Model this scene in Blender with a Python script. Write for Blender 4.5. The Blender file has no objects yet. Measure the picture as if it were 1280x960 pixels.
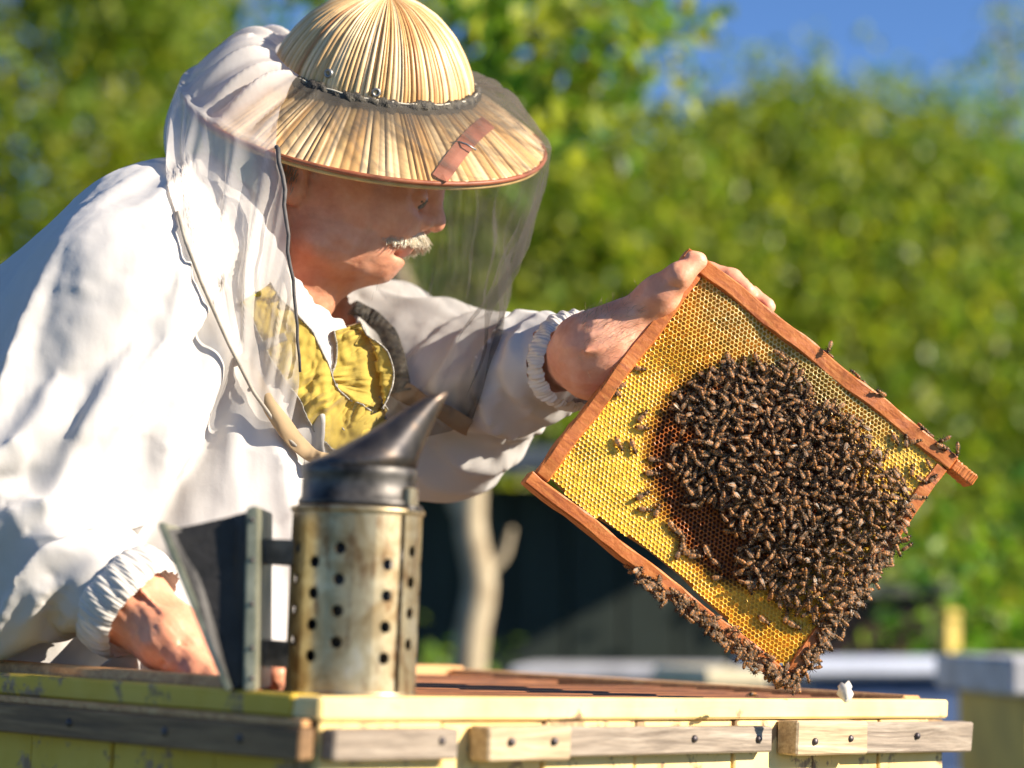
import bpy, bmesh, math, random
import numpy as np
from mathutils import Vector, Matrix

R = math.radians
SC = bpy.context.scene
COL = SC.collection
rng = np.random.default_rng(7)
random.seed(7)

# ---------------------------------------------------------------- camera
CAMZ, PITCH, FPX = 0.80, R(5.63), 85 / 36 * 1280
cam_d = bpy.data.cameras.new('camera')
cam = bpy.data.objects.new('camera', cam_d)
COL.objects.link(cam)
cam.location = (0, 0, CAMZ)
cam.rotation_euler = (R(90) + PITCH, 0, 0)
cam_d.lens = 85
cam_d.sensor_width = 36
cam_d.clip_start = 0.05
cam_d.clip_end = 3000
cam_d.dof.use_dof = True
cam_d.dof.focus_distance = 1.995
cam_d.dof.aperture_fstop = 3.3
SC.camera = cam

# ---------------------------------------------------------------- sky, sun, exposure
SUN_AZ, SUN_EL = R(73), R(25.5)          # azimuth: right of the direction from subject to camera
sun_dir = Vector((math.sin(SUN_AZ) * math.cos(SUN_EL), -math.cos(SUN_AZ) * math.cos(SUN_EL), math.sin(SUN_EL)))
world = bpy.data.worlds.new('World')
SC.world = world
world.use_nodes = True
wn = world.node_tree.nodes
wl = world.node_tree.links
sky = wn.new('ShaderNodeTexSky')
sky.sky_type = 'NISHITA'
sky.sun_disc = False
sky.sun_elevation = SUN_EL
sky.sun_rotation = math.atan2(sun_dir.x, sun_dir.y)
sky.altitude = 4000
sky.air_density = 1.0
sky.dust_density = 0.0
sky.ozone_density = 6.0
wl.new(sky.outputs[0], wn['Background'].inputs[0])
wn['Background'].inputs[1].default_value = 0.08
sun_l = bpy.data.lights.new('sun', 'SUN')
sun_l.energy = 5.0
sun_l.angle = R(0.5)
sun_l.color = (1.0, 0.88, 0.72)
sun = bpy.data.objects.new('sun', sun_l)
COL.objects.link(sun)
sun.rotation_euler = sun_dir.to_track_quat('Z', 'Y').to_euler()
SC.view_settings.view_transform = 'Standard'
SC.view_settings.look = 'None'
SC.view_settings.gamma = 1
SC.view_settings.use_curve_mapping = False
SC.view_settings.exposure = 1.2
SC.render.engine = 'CYCLES'
SC.cycles.use_denoising = True
SC.cycles.max_bounces = 8
SC.cycles.transparent_max_bounces = 24
SC.cycles.sample_clamp_indirect = 8

_rx = Matrix.Rotation(PITCH, 3, 'X')
def W(px, py, d):
    """world point seen at a place of the photograph, at distance d along +Y"""
    v = _rx @ Vector(((px - 640) / FPX, 1.0, (480 - py) / FPX))
    return Vector((0, 0, CAMZ)) + v * (d / v.y)

def pix(p):
    q = _rx.inverted() @ (Vector(p) - Vector((0, 0, CAMZ)))
    return 640 + q.x / q.y * FPX, 480 - q.z / q.y * FPX

# ---------------------------------------------------------------- helpers
def tag(o, label=None, cat=None, group=None, kind=None):
    if label: o['label'] = label
    if cat: o['category'] = cat
    if group: o['group'] = group
    if kind: o['kind'] = kind
    return o

def thing(name, label, cat, loc=(0, 0, 0), group=None):
    o = bpy.data.objects.new(name, None)
    o.empty_display_size = 0.05
    COL.objects.link(o)
    o.location = loc
    return tag(o, label, cat, group)

def adopt(o, parent):
    if parent is not None:
        o.parent = parent
        m = parent.matrix_basis.copy()
        q = parent.parent
        while q is not None:
            m = q.matrix_basis @ parent.matrix_parent_inverse @ m
            q = q.parent
        o.matrix_parent_inverse = m.inverted()
    return o

def mk(name, verts, faces, mat, parent=None, smooth=True, col=None):
    me = bpy.data.meshes.new(name)
    me.from_pydata([tuple(map(float, v)) for v in verts] if not isinstance(verts, np.ndarray) else verts.tolist(), [], faces if not isinstance(faces, np.ndarray) else faces.tolist())
    if mat is not None:
        for m in (mat if isinstance(mat, (list, tuple)) else [mat]):
            me.materials.append(m)
    if smooth:
        me.polygons.foreach_set('use_smooth', np.ones(len(me.polygons), bool))
    if col is not None:
        a = me.color_attributes.new('Col', 'FLOAT_COLOR', 'POINT')
        c = np.ones((len(me.vertices), 4), np.float32)
        c[:, :3] = col
        a.data.foreach_set('color', c.ravel())
    me.update()
    o = bpy.data.objects.new(name, me)
    COL.objects.link(o)
    return adopt(o, parent)

def bm_obj(name, bm, mat, parent=None, smooth=False):
    me = bpy.data.meshes.new(name)
    bm.to_mesh(me)
    bm.free()
    me.materials.append(mat)
    if smooth:
        me.polygons.foreach_set('use_smooth', np.ones(len(me.polygons), bool))
    o = bpy.data.objects.new(name, me)
    COL.objects.link(o)
    return adopt(o, parent)

def box_bm(a, b, M=None, bev=0.0, jit=0.0, seg=1):
    bm = bmesh.new()
    bmesh.ops.create_cube(bm, size=1.0)
    a, b = Vector(a), Vector(b)
    for v in bm.verts:
        v.co = Vector([(a[i] + b[i]) / 2 + v.co[i] * (b[i] - a[i]) for i in range(3)])
        if jit: v.co += Vector((random.uniform(-jit, jit), random.uniform(-jit, jit), random.uniform(-jit, jit)))
    if bev:
        bmesh.ops.bevel(bm, geom=list(bm.edges), offset=bev, segments=seg, affect='EDGES', profile=0.6)
    if M is not None:
        bmesh.ops.transform(bm, matrix=M, verts=bm.verts)
    return bm

def box(name, a, b, mat, parent=None, M=None, bev=0.0015, jit=0.0, seg=1):
    return bm_obj(name, box_bm(a, b, M, bev, jit, seg), mat, parent)

def tube_geo(pts, rad, n=8, caps=True):
    pts = [Vector(p) for p in pts]
    rad = [rad] * len(pts) if np.isscalar(rad) else list(rad)
    V, F = [], []
    up = Vector((0.13, 0.21, 1)).normalized()
    prev = None
    for i, p in enumerate(pts):
        t = (pts[min(i + 1, len(pts) - 1)] - pts[max(i - 1, 0)]).normalized()
        if prev is None:
            a = t.cross(up)
            if a.length < 1e-3: a = t.cross(Vector((1, 0, 0)))
        else:
            a = prev - t * prev.dot(t)
        a.normalize()
        prev = a
        b = t.cross(a)
        for k in range(n):
            th = 2 * math.pi * k / n
            V.append(p + (a * math.cos(th) + b * math.sin(th)) * rad[i])
    for i in range(len(pts) - 1):
        for k in range(n):
            F.append((i * n + k, i * n + (k + 1) % n, (i + 1) * n + (k + 1) % n, (i + 1) * n + k))
    if caps:
        F.append(tuple(range(n - 1, -1, -1)))
        F.append(tuple((len(pts) - 1) * n + k for k in range(n)))
    return V, F

def tube(name, pts, rad, mat, parent=None, n=8, smooth=True):
    V, F = tube_geo(pts, rad, n)
    return mk(name, V, F, mat, parent, smooth)

def lathe(name, prof, mat, parent=None, M=None, n=48, smooth=True):
    """prof: list of (radius, height) round local Z"""
    V, F = [], []
    M = M or Matrix()
    for r, z in prof:
        for k in range(n):
            th = 2 * math.pi * k / n
            V.append(M @ Vector((r * math.cos(th), r * math.sin(th), z)))
    for i in range(len(prof) - 1):
        for k in range(n):
            F.append((i * n + k, i * n + (k + 1) % n, (i + 1) * n + (k + 1) % n, (i + 1) * n + k))
    return mk(name, V, F, mat, parent, smooth)

def catmull(pts, n=8):
    P = [Vector(p) for p in pts]
    P = [P[0] * 2 - P[1]] + P + [P[-1] * 2 - P[-2]]
    out = []
    for i in range(1, len(P) - 2):
        for k in range(n):
            t = k / n
            out.append(0.5 * ((2 * P[i]) + (P[i + 1] - P[i - 1]) * t + (2 * P[i - 1] - 5 * P[i] + 4 * P[i + 1] - P[i + 2]) * t * t + (3 * P[i] - P[i - 1] - 3 * P[i + 1] + P[i + 2]) * t ** 3))
    out.append(P[-2])
    return out

def vnoise(p, seed=0):
    """smooth pseudo-noise from sines, p (n,3) -> (n,)"""
    r = np.random.default_rng(seed)
    s = np.zeros(len(p))
    for k in range(7):
        d = r.normal(size=3)
        s += np.sin(p @ d * (1 + 0.5 * k) + r.uniform(0, 6.28)) / (1 + 0.4 * k)
    return s / 3

# ---------------------------------------------------------------- materials
class NT:
    def __init__(self, name):
        self.m = bpy.data.materials.new(name)
        self.m.use_nodes = True
        self.t = self.m.node_tree
        self.b = self.t.nodes['Principled BSDF']
        self.out = self.t.nodes['Material Output']
    def n(self, typ, **kw):
        nd = self.t.nodes.new('ShaderNode' + typ)
        for k, v in kw.items():
            if k.startswith('i_'):
                key = k[2:]
                key = int(key) if key.isdigit() else key
                nd.inputs[key].default_value = v
            else:
                setattr(nd, k, v)
        return nd
    def l(self, a, b):
        self.t.links.new(a, b)
    def coord(self, kind='Object', scale=(1, 1, 1), rot=(0, 0, 0)):
        tc = self.n('TexCoord')
        mp = self.n('Mapping')
        mp.inputs['Scale'].default_value = scale
        mp.inputs['Rotation'].default_value = rot
        self.l(tc.outputs[kind], mp.inputs[0])
        return mp.outputs[0]
    def noise(self, vec, scale, detail=4, rough=0.6, dist=0.0):
        nd = self.n('TexNoise')
        nd.inputs['Scale'].default_value = scale
        nd.inputs['Detail'].default_value = detail
        nd.inputs['Roughness'].default_value = rough
        nd.inputs['Distortion'].default_value = dist
        if vec is not None: self.l(vec, nd.inputs['Vector'])
        return nd.outputs['Fac']
    def ramp(self, fac, stops):
        nd = self.n('ValToRGB')
        e = nd.color_ramp.elements
        while len(e) < len(stops): e.new(0.5)
        for k, (p, c) in enumerate(stops):
            e[k].position = p
            e[k].color = (*c, 1) if len(c) == 3 else c
        self.l(fac, nd.inputs[0])
        return nd.outputs[0]
    def mix(self, fac, a, b, mode='MIX'):
        nd = self.n('MixRGB', blend_type=mode)
        for s, v in ((0, fac), (1, a), (2, b)):
            if hasattr(v, 'links'): self.l(v, nd.inputs[s])
            else: nd.inputs[s].default_value = v if s == 0 else ((*v, 1) if len(v) == 3 else v)
        return nd.outputs[0]
    def bump(self, h, strength=0.3, dist=0.001):
        nd = self.n('Bump')
        nd.inputs['Strength'].default_value = strength
        nd.inputs['Distance'].default_value = dist
        self.l(h, nd.inputs['Height'])
        self.l(nd.outputs[0], self.b.inputs['Normal'])
        return nd.outputs[0]
    def base(self, c):
        if hasattr(c, 'links'): self.l(c, self.b.inputs['Base Color'])
        else: self.b.inputs['Base Color'].default_value = (*c, 1)
    def set(self, **kw):
        for k, v in kw.items(): self.b.inputs[k.replace('_', ' ')].default_value = v

def mat_plain(name, c1, c2, scale=20, rough=0.6, metal=0.0, bump=0.2, bd=0.001, lo=0.35, hi=0.65, coord='Object', stretch=(1, 1, 1)):
    t = NT(name)
    v = t.coord(coord, stretch)
    f = t.noise(v, scale)
    t.base(t.ramp(f, [(lo, c1), (hi, c2)]))
    t.set(Roughness=rough, Metallic=metal)
    if bump: t.bump(t.noise(v, scale * 4), bump, bd)
    return t.m

def mat_wood(name, c1, c2, c3, axis=0, scale=6.0, rough=0.7, paint=None, wear=0.55, rot=(0, 0, 0)):
    """grain runs along one object axis; optional flaking paint over bare wood"""
    t = NT(name)
    s = [14.0, 14.0, 14.0]
    s[axis] = 1.0
    v = t.coord('Object', s, rot)
    g = t.noise(v, scale, 6, 0.65, 1.2)
    g2 = t.noise(v, scale * 5, 3)
    c = t.ramp(g, [(0.3, c1), (0.5, c2), (0.72, c3)])
    c = t.mix(0.25, c, t.ramp(g2, [(0.3, (0.1, 0.1, 0.1)), (0.7, (0.9, 0.9, 0.9))]), 'OVERLAY')
    v2 = t.coord('Object')
    if paint:
        m = t.noise(v2, 22, 6, 0.7)
        m2 = t.ramp(m, [(wear, (0, 0, 0)), (wear + 0.05, (1, 1, 1))])
        pc = t.mix(t.ramp(t.noise(v2, 9, 5), [(0.35, (0, 0, 0)), (0.7, (1, 1, 1))]), paint[0], paint[1])
        c = t.mix(m2, pc, c)
    t.base(c)
    t.set(Roughness=rough)
    t.bump(g, 0.35, 0.0012)
    return t.m

def mat_vcol(name, rough=0.6, mult=None, bump=None, coat=0.0, spec=0.5):
    t = NT(name)
    a = t.n('VertexColor', layer_name='Col')
    c = a.outputs[0]
    if mult:
        f = t.noise(t.coord('Object'), mult[0], 5)
        c = t.mix(1.0, c, t.ramp(f, [(0.3, (mult[1],) * 3), (0.7, (mult[2],) * 3)]), 'MULTIPLY')
    t.base(c)
    t.set(Roughness=rough)
    t.b.inputs['Specular IOR Level'].default_value = spec
    t.b.inputs['Coat Weight'].default_value = coat
    if bump: t.bump(t.noise(t.coord('Object'), bump[0], 4), bump[1], bump[2])
    return t.m
# ================================================================ ground and background
def mat_ground():
    t = NT('grass_ground')
    v = t.coord('Object')
    t.base(t.ramp(t.noise(v, 3, 8, 0.7), [(0.3, (0.03, 0.045, 0.012)), (0.55, (0.06, 0.085, 0.02)), (0.75, (0.11, 0.11, 0.04))]))
    t.set(Roughness=0.9)
    t.bump(t.noise(v, 60, 6), 0.6, 0.03)
    return t.m
gv, gf = [], []
gxs = np.concatenate([[-800, -200, -60, -25], np.linspace(-10, 10, 41), [25, 60, 200, 800]])
gys = np.concatenate([[-60, -15], np.linspace(-3, 20, 47), [30, 60, 200, 900]])
for y in gys:
    for x in gxs:
        gv.append((x, y, 0.025 * math.sin(x * 1.7 + y) * math.cos(y * 1.3 - x * 0.4) - 0.02))
nx = len(gxs)
for j in range(len(gys) - 1):
    for i in range(nx - 1):
        gf.append((j * nx + i, j * nx + i + 1, (j + 1) * nx + i + 1, (j + 1) * nx + i))
tag(mk('ground', gv, gf, mat_ground()), 'grassy ground of the apiary under the hives and trees', 'ground', kind='structure')

def mat_leaf(name):
    t = NT(name)
    a = t.n('VertexColor', layer_name='Col')
    t.base(a.outputs[0])
    t.set(Roughness=0.42)
    tr = t.n('BsdfTranslucent')
    mixc = t.mix(1.0, a.outputs[0], (1.3, 1.25, 0.5, 1), 'MULTIPLY')
    t.l(mixc, tr.inputs[0])
    ms = t.n('MixShader', i_0=0.55)
    t.l(t.b.outputs[0], ms.inputs[1])
    t.l(tr.outputs[0], ms.inputs[2])
    t.l(ms.outputs[0], t.out.inputs[0])
    return t.m
LEAF = mat_leaf('leaves')
BARK = mat_plain('bark', (0.13, 0.1, 0.07), (0.3, 0.25, 0.17), 25, 0.9, bump=0.6, bd=0.006)
BARKP = mat_plain('pale_bark', (0.26, 0.2, 0.12), (0.42, 0.35, 0.23), 18, 0.85, bump=0.5, bd=0.004)

def leaves(centers, spread, per, size, cols, seed, flat=0.75):
    r = np.random.default_rng(seed)
    C = np.repeat(np.asarray(centers, float), per, axis=0)
    n = len(C)
    P = C + r.normal(size=(n, 3)) * np.repeat(np.broadcast_to(np.asarray(spread, float).reshape(-1, 1), (len(centers), 3)), per, axis=0) * np.array([1, 1, flat])
    N = r.normal(size=(n, 3)) + np.array([0, 0, 0.7])
    N /= np.linalg.norm(N, axis=1)[:, None]
    T = np.cross(N, r.normal(size=(n, 3)))
    T /= np.linalg.norm(T, axis=1)[:, None]
    B = np.cross(N, T)
    L = size * r.uniform(0.6, 1.35, (n, 1))
    w = L * r.uniform(0.26, 0.4, (n, 1))
    V = np.stack([P - T * L * 0.5, P + B * w + N * w * 0.3, P + T * L * 0.5 - N * L * 0.12, P - B * w + N * w * 0.3], 1).reshape(-1, 3)
    F = np.arange(4 * n).reshape(-1, 4)
    F = np.concatenate([F[:, [0, 1, 2]], F[:, [0, 2, 3]]])
    cols = np.asarray(cols)
    clump = np.repeat(r.integers(0, len(cols), len(centers)), per)
    own = r.integers(0, len(cols), n)
    pick = np.where(r.random(n) < 0.55, clump, own)
    c = cols[pick] * r.uniform(0.65, 1.3, (n, 1))
    return V, F, np.repeat(c, 4, axis=0)

def tree(name, label, base, trunk_r, crown_c, crown_r, nclump, per, leaf, cols, seed, group, bark=BARK, spread=0.2, shell=0.5, limbs=6, extra=None):
    """tapered trunk with limbs reaching into a crown of leaf clumps"""
    r = np.random.default_rng(seed)
    base = Vector(base)
    t = thing(name, label, 'tree', base, group)
    cc = Vector(crown_c)
    cr = np.array(crown_r, float)
    d = r.normal(size=(nclump, 3))
    d /= np.linalg.norm(d, axis=1)[:, None]
    rad = shell + (1 - shell) * r.random((nclump, 1))
    cen = np.array(cc) + d * cr * rad * (1 + 0.12 * vnoise(d * 3, seed)[:, None])
    cen = cen[cen[:, 2] > 0.05]
    if extra is not None: cen = np.concatenate([cen, extra])
    V, F, c = leaves(cen, spread, per, leaf, cols, seed + 1)
    mk('crown', V, F, LEAF, t, False, c)
    top = base.lerp(cc, 0.85)
    pts = [base.lerp(top, k / 6) + Vector((r.normal() * trunk_r * 0.6, r.normal() * trunk_r * 0.6, 0)) * (k > 0) for k in range(7)]
    pts[0] = base - Vector((0, 0, 0.05))
    rr = [trunk_r * (1.25 - 0.16 * k) for k in range(7)]
    Vt, Ft = tube_geo(catmull(pts, 3), np.interp(np.linspace(0, 6, 19), range(7), rr), 10)
    for k in range(limbs):
        s = pts[2 + k % 4]
        e = Vector(cen[r.integers(len(cen))])
        m = s.lerp(e, 0.5) + Vector((0, 0, 0.12 * (e - s).length))
        v2, f2 = tube_geo(catmull([s, m, e], 4), np.linspace(trunk_r * 0.5, trunk_r * 0.1, 9), 6)
        o = len(Vt)
        Vt += v2
        Ft += [tuple(q + o for q in f) for f in f2]
    mk('trunk', Vt, Ft, bark, t)
    return t

G1 = [(0.193, 0.283, 0.026), (0.256, 0.32, 0.036), (0.114, 0.208, 0.022), (0.346, 0.372, 0.054), (0.205, 0.283, 0.036)]
G2 = [(0.194, 0.295, 0.029), (0.323, 0.369, 0.048), (0.369, 0.405, 0.066), (0.116, 0.221, 0.024), (0.258, 0.325, 0.036)]
G3 = [(0.114, 0.27, 0.026), (0.183, 0.313, 0.036), (0.08, 0.185, 0.022), (0.228, 0.342, 0.054)]

def gnd(px, d):
    p = W(px, 740, d)
    return Vector((p.x, d, 0))

HG = 'bushy trees of the green thicket behind the apiary'
spec = [
    # px, depth, top py, half width, colours, label
    (-330, 8.3, 60, 1.0, G1, 'olive green bushy tree beyond the open field edge of the thicket'),
    (-25, 8.7, -420, 0.9, G1, 'tall olive green tree filling the air behind the bent back of the beekeeper'),
    (330, 8.9, 200, 0.9, G3, 'lower dark green tree directly behind the hat and the hanging white veil'),
    (610, 9.0, 160, 0.85, G2, 'yellow green tree directly behind the black mesh of the veil'),
    (830, 9.2, 150, 0.95, G2, 'broad yellow green tree rising behind the hand that holds the frame'),
    (1010, 9.6, 135, 0.95, G1, 'round topped green tree rising behind the top bar of the honeycomb frame'),
    (1190, 10.1, 165, 0.85, G3, 'fresh green tree behind the projecting lug of the honeycomb frame'),
    (1430, 10.7, 330, 1.0, G1, 'green tree beyond the yellow hive at the end of the thicket'),
]
for k, (px, d, top, hw, cols, lab) in enumerate(spec):
    b = gnd(px, d)
    zt = W(px, top, d).z
    tree('thicket_tree', lab, b, 0.07, (b.x, d, zt * 0.5 + 0.12), (hw, 0.9, zt * 0.48), 620 + int(200 * max(0, zt - 2.6)), 42, 0.062, cols, 100 + k, HG, spread=0.13, shell=0.72)
# sparser, taller trees whose tops break the sky
b = gnd(1320, 10.0)
tree('slender_tree', 'tall slender tree with loose sunlit leaves rising beside the yellow hive', b, 0.05, (b.x - 0.02, 10.0, 2.35), (0.40, 0.4, 1.6), 80, 18, 0.065, G2, 211, None, spread=0.11, shell=0.3)
b = gnd(215, 9.6)
tree('slender_tree', 'sparse tree with thin twigs against the sky behind the puffed white hood', b, 0.04, (b.x + 0.1, 9.6, 2.7), (0.62, 0.4, 0.75), 46, 12, 0.07, G1, 212, None, spread=0.13, shell=0.1)
# the pale forked fruit tree between beekeeper and frame
bt = gnd(588, 5.0)
ex = []
rr = np.random.default_rng(5)
for (px, py, n, sx, sy) in ((690, 40, 42, 60, 55), (745, 95, 30, 55, 40), (640, 110, 30, 45, 45), (790, 40, 10, 40, 35), (560, 20, 26, 60, 50), (420, 5, 18, 60, 40), (720, 160, 16, 60, 25)):
    for q in range(n):
        p = W(px + rr.normal() * sx, py + rr.normal() * sy - 20, 5.0 + rr.normal() * 0.25)
        ex.append(tuple(p))
ft = thing('fruit_tree', 'young fruit tree with pale forked trunk between the beekeeper and the honeycomb frame', 'tree', bt)
V, F, c = leaves(np.array(ex), 0.035, 8, 0.055, G3 + G2[1:3], 77)
mk('crown', V, F, LEAF, ft, False, c)
def P5(px, py): return W(px, py, 5.0)
V, F = tube_geo(catmull([bt - Vector((0, 0, 0.05)), P5(580, 990), P5(584, 860), P5(590, 790), P5(600, 730), P5(588, 660), P5(588, 590), P5(560, 470), P5(490, 320), P5(470, 120), P5(520, -60)], 4), np.interp(np.linspace(0, 10, 41), [0, 2, 5, 10], [0.055, 0.036, 0.031, 0.012]), 10)
for pts, r0 in (([(600, 735), (612, 712), (630, 694), (640, 660)], 0.016), ([(588, 665), (566, 620), (556, 585), (540, 500), (450, 300), (420, 40)], 0.02), ([(475, 150), (580, 60), (700, 30), (800, 40)], 0.010), ([(480, 90), (600, 10), (760, -40)], 0.010)):
    v2, f2 = tube_geo(catmull([P5(*q) for q in pts], 4), np.linspace(r0, r0 * 0.35, 4 * (len(pts) - 1) + 1), 8)
    o = len(V)
    V += v2
    F += [tuple(q + o for q in f) for f in f2]
mk('trunk', V, F, BARKP, ft)
LEAFG = (0.1, 0.17, 0.02)

# low shrubs that give the shaded undergrowth
def shrub(px, d, h, w, cols, seed, lab):
    b = gnd(px, d)
    r = np.random.default_rng(seed)
    t = thing('shrub', lab, 'shrub', b, 'low shrubs under the trees')
    cen = np.array([b.x, d, h * 0.5]) + r.normal(size=(60, 3)) * np.array([w, w, h * 0.35]) * 0.55
    cen = cen[cen[:, 2] > 0.03]
    V, F, c = leaves(cen, 0.07, 16, 0.05, cols, seed)
    mk('foliage', V, F, LEAF, t, False, c)
    V, F = [], []
    for q in range(5):
        e = Vector(cen[q])
        v2, f2 = tube_geo([b - Vector((0, 0, 0.05)), b.lerp(e, 0.5) + Vector((0.02, 0, 0.03)), e], [0.012, 0.008, 0.004], 5)
        o = len(V)
        V += v2
        F += [tuple(x + o for x in f) for f in f2]
    mk('stem', V, F, BARK, t)
shrub(548, 5.9, 0.85, 0.10, G3, 31, 'small bright green shrub beside the pale forked trunk')
shrub(1215, 5.2, 1.2, 0.3, G3, 32, 'green shrub growing behind the dark brown hive')
shrub(1330, 6.0, 1.25, 0.4, G1, 33, 'olive shrub growing behind the yellow hive')

# dark shed behind the tree
SHEDW = mat_wood('dark_green_boards', (0.008, 0.014, 0.011), (0.014, 0.024, 0.018), (0.022, 0.034, 0.026), 2, 3, 0.8)
SHEDR = mat_plain('slate_roof', (0.035, 0.05, 0.07), (0.06, 0.08, 0.11), 12, 0.7)
sx0, sx1 = gnd(505, 6.6).x, gnd(1020, 6.6).x
shed = thing('garden_shed', 'dark green board shed with slate blue roof standing behind the fruit tree', 'shed', (sx0, 6.6, 0))
x = sx0
while x < sx1 - 0.02:
    w = min(0.145, sx1 - x)
    box('board', (x + 0.003, 6.6 + random.uniform(0, 0.006), -0.03), (x + w - 0.003, 6.625, 1.17), SHEDW, shed, bev=0.003)
    x += 0.148
box('inner_wall', (sx0 + 0.04, 6.632, -0.03), (sx1 - 0.04, 6.66, 1.16), SHEDW, shed, bev=0.002)
box('side_wall', (sx0, 6.63, -0.03), (sx0 + 0.03, 7.6, 1.1), SHEDW, shed, bev=0.002)
box('side_wall', (sx1 - 0.035, 6.63, -0.03), (sx1 - 0.005, 7.6, 1.1), SHEDW, shed, bev=0.002)
M = Matrix.Translation((0, 6.3, 1.185)) @ Matrix.Rotation(R(5), 4, 'X')
box('roof', (sx0 - 0.12, 0, 0), (sx1 + 0.12, 1.4, 0.05), SHEDR, shed, M, bev=0.004)

# ---------------------------------------------------------------- far hives
def far_hive(px, d, pytop, w, hb, hl, rot, body, lid, label, dep=0.42, over=0.03):
    top = W(px, pytop, d)
    z1 = top.z
    t = thing('beehive', label, 'beehive', (top.x, d, 0), 'far hives of the apiary')
    M = Matrix.Translation((top.x, d, 0)) @ Matrix.Rotation(R(rot), 4, 'Z')
    zb = z1 - hl - hb
    for s in (-1, 1):
        for q in (0.03, dep - 0.07):
            box('leg', (s * (w / 2 - 0.05) - 0.02, q, -0.03), (s * (w / 2 - 0.05) + 0.02, q + 0.04, zb - 0.001), BARKP, t, M)
    nb = max(2, int(hb / 0.11))
    for k in range(nb):
        a, b2 = zb + hb * k / nb, zb + hb * (k + 1) / nb - 0.003
        e = 0.0006 * k
        box('board', (-w / 2, e, a), (w / 2, 0.022 + e, b2), body, t, M, 0.002)
        box('board', (-w / 2, dep - 0.022 - e, a), (w / 2, dep - e, b2), body, t, M, 0.002)
        box('board', (-w / 2 + 0.001, 0.0235, a), (-w / 2 + 0.023, dep - 0.0245, b2), body, t, M, 0.002)
        box('board', (w / 2 - 0.023, 0.0235, a), (w / 2 - 0.001, dep - 0.0245, b2), body, t, M, 0.002)
    box('entrance_shade_bar', (-0.08, -0.004, zb + 0.02), (0.08, 0.004, zb + 0.035), SHEDW, t, M, 0.001)  # solid bar whose dark colour stands for the shade inside an entrance
    box('lid', (-w / 2 - over, -over, z1 - hl), (w / 2 + over, dep + over, z1), lid, t, M, 0.006)
    return t
def paint(name, c, dark=0.7):
    return mat_plain(name, tuple(q * dark for q in c), c, 14, 0.55, bump=0.15)
PBLUE, PYEL, PWHITE = paint('blue_paint', (0.05, 0.1, 0.24)), paint('yellow_paint', (0.62, 0.45, 0.08)), paint('white_lid_paint', (0.55, 0.6, 0.72), 0.8)
PBROWN, PCREAM, PGRN = paint('brown_paint', (0.055, 0.02, 0.01), 0.5), paint('cream_paint', (0.7, 0.62, 0.42)), paint('grey_green_paint', (0.12, 0.13, 0.09))
GREYLID = paint('worn_grey_lid', (0.6, 0.6, 0.62), 0.6)
far_hive(1130, 4.2, 824, 0.33, 0.42, 0.03, 8, PBLUE, PWHITE, 'blue beehive with bright white lid behind the near hive')
far_hive(1368, 3.5, 822, 0.20, 0.4, 0.055, 3, PYEL, GREYLID, 'bright yellow beehive with worn grey lid next to the blue hive')
far_hive(1085, 5.2, 727, 0.31, 0.5, 0.035, 4, PBROWN, PGRN, 'dark brown beehive with dull green lid behind the blue hive')
far_hive(770, 4.6, 833, 0.34, 0.4, 0.028, -6, PGRN, GREYLID, 'grey green beehive with grey lid in front of the dark shed')
far_hive(918, 4.0, 836, 0.085, 0.4, 0.03, 12, PCREAM, PCREAM, 'narrow cream nucleus hive beside the grey green hive', dep=0.3, over=0.012)
far_hive(1192, 4.9, 762, 0.035, 0.3, 0.02, 30, PYEL, PYEL, 'slim yellow mating hive beside the dark brown hive', dep=0.05, over=0.004)
# ================================================================ the open hive in front
c0 = W(400, 871, 1.62)
HM = Matrix.Translation(c0) @ Matrix.Rotation(R(2.2), 4, 'Y') @ Matrix.Rotation(R(47), 4, 'Z')
HINV = HM.inverted()
L1, L2 = 0.752, 0.62
def uo(px):
    k = (px - 640) / FPX
    return (k * 1.62 - c0.x) / (math.cos(R(47)) - k * math.sin(R(47)))
YP = ((0.60, 0.39, 0.025), (0.72, 0.52, 0.09))
CP = ((0.84, 0.65, 0.31), (0.78, 0.54, 0.18))
WOODB = ((0.16, 0.10, 0.05), (0.33, 0.21, 0.11), (0.48, 0.33, 0.18))
YEL_V = mat_wood('yellow_painted_planks', *WOODB, axis=2, paint=YP, wear=0.54)
CRM_V = mat_wood('cream_painted_planks', *WOODB, axis=2, paint=CP, wear=0.54)
CRM_H = mat_wood('cream_painted_rail', *WOODB, axis=0, paint=CP, wear=0.63)
YEL_H = mat_wood('yellow_painted_rail', *WOODB, axis=1, paint=YP, wear=0.54)
GREYW = mat_wood('weathered_grey_batten', (0.12, 0.09, 0.065), (0.25, 0.20, 0.15), (0.40, 0.34, 0.27), axis=0, scale=9)
PALEW = mat_wood('pale_wood_block', (0.26, 0.18, 0.10), (0.44, 0.33, 0.20), (0.60, 0.48, 0.31), axis=0, scale=7)
BROWNW = mat_wood('brown_stained_batten', (0.11, 0.06, 0.025), (0.2, 0.11, 0.045), (0.3, 0.18, 0.08), axis=1)
ORANGEW = mat_wood('fresh_orange_wood', (0.42, 0.2, 0.07), (0.6, 0.32, 0.13), (0.72, 0.45, 0.2), axis=0)
NAILM = mat_plain('rusty_nail', (0.05, 0.045, 0.05), (0.12, 0.1, 0.1), 60, 0.5, 0.7)

# object axes follow the hive so that the grain does
hive = thing('open_beehive', 'open yellow and cream painted wooden hive with weathered battens, smoker standing on its corner', 'beehive', c0)
hive.rotation_euler = HM.to_euler()
def hbox(name, a, b, mat, bev=0.0015, jit=0.0, parent=None):
    o = bm_obj(name, box_bm(a, b, None, bev, jit), mat)
    o.parent = parent or hive
    return o
HB = -0.70
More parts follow.
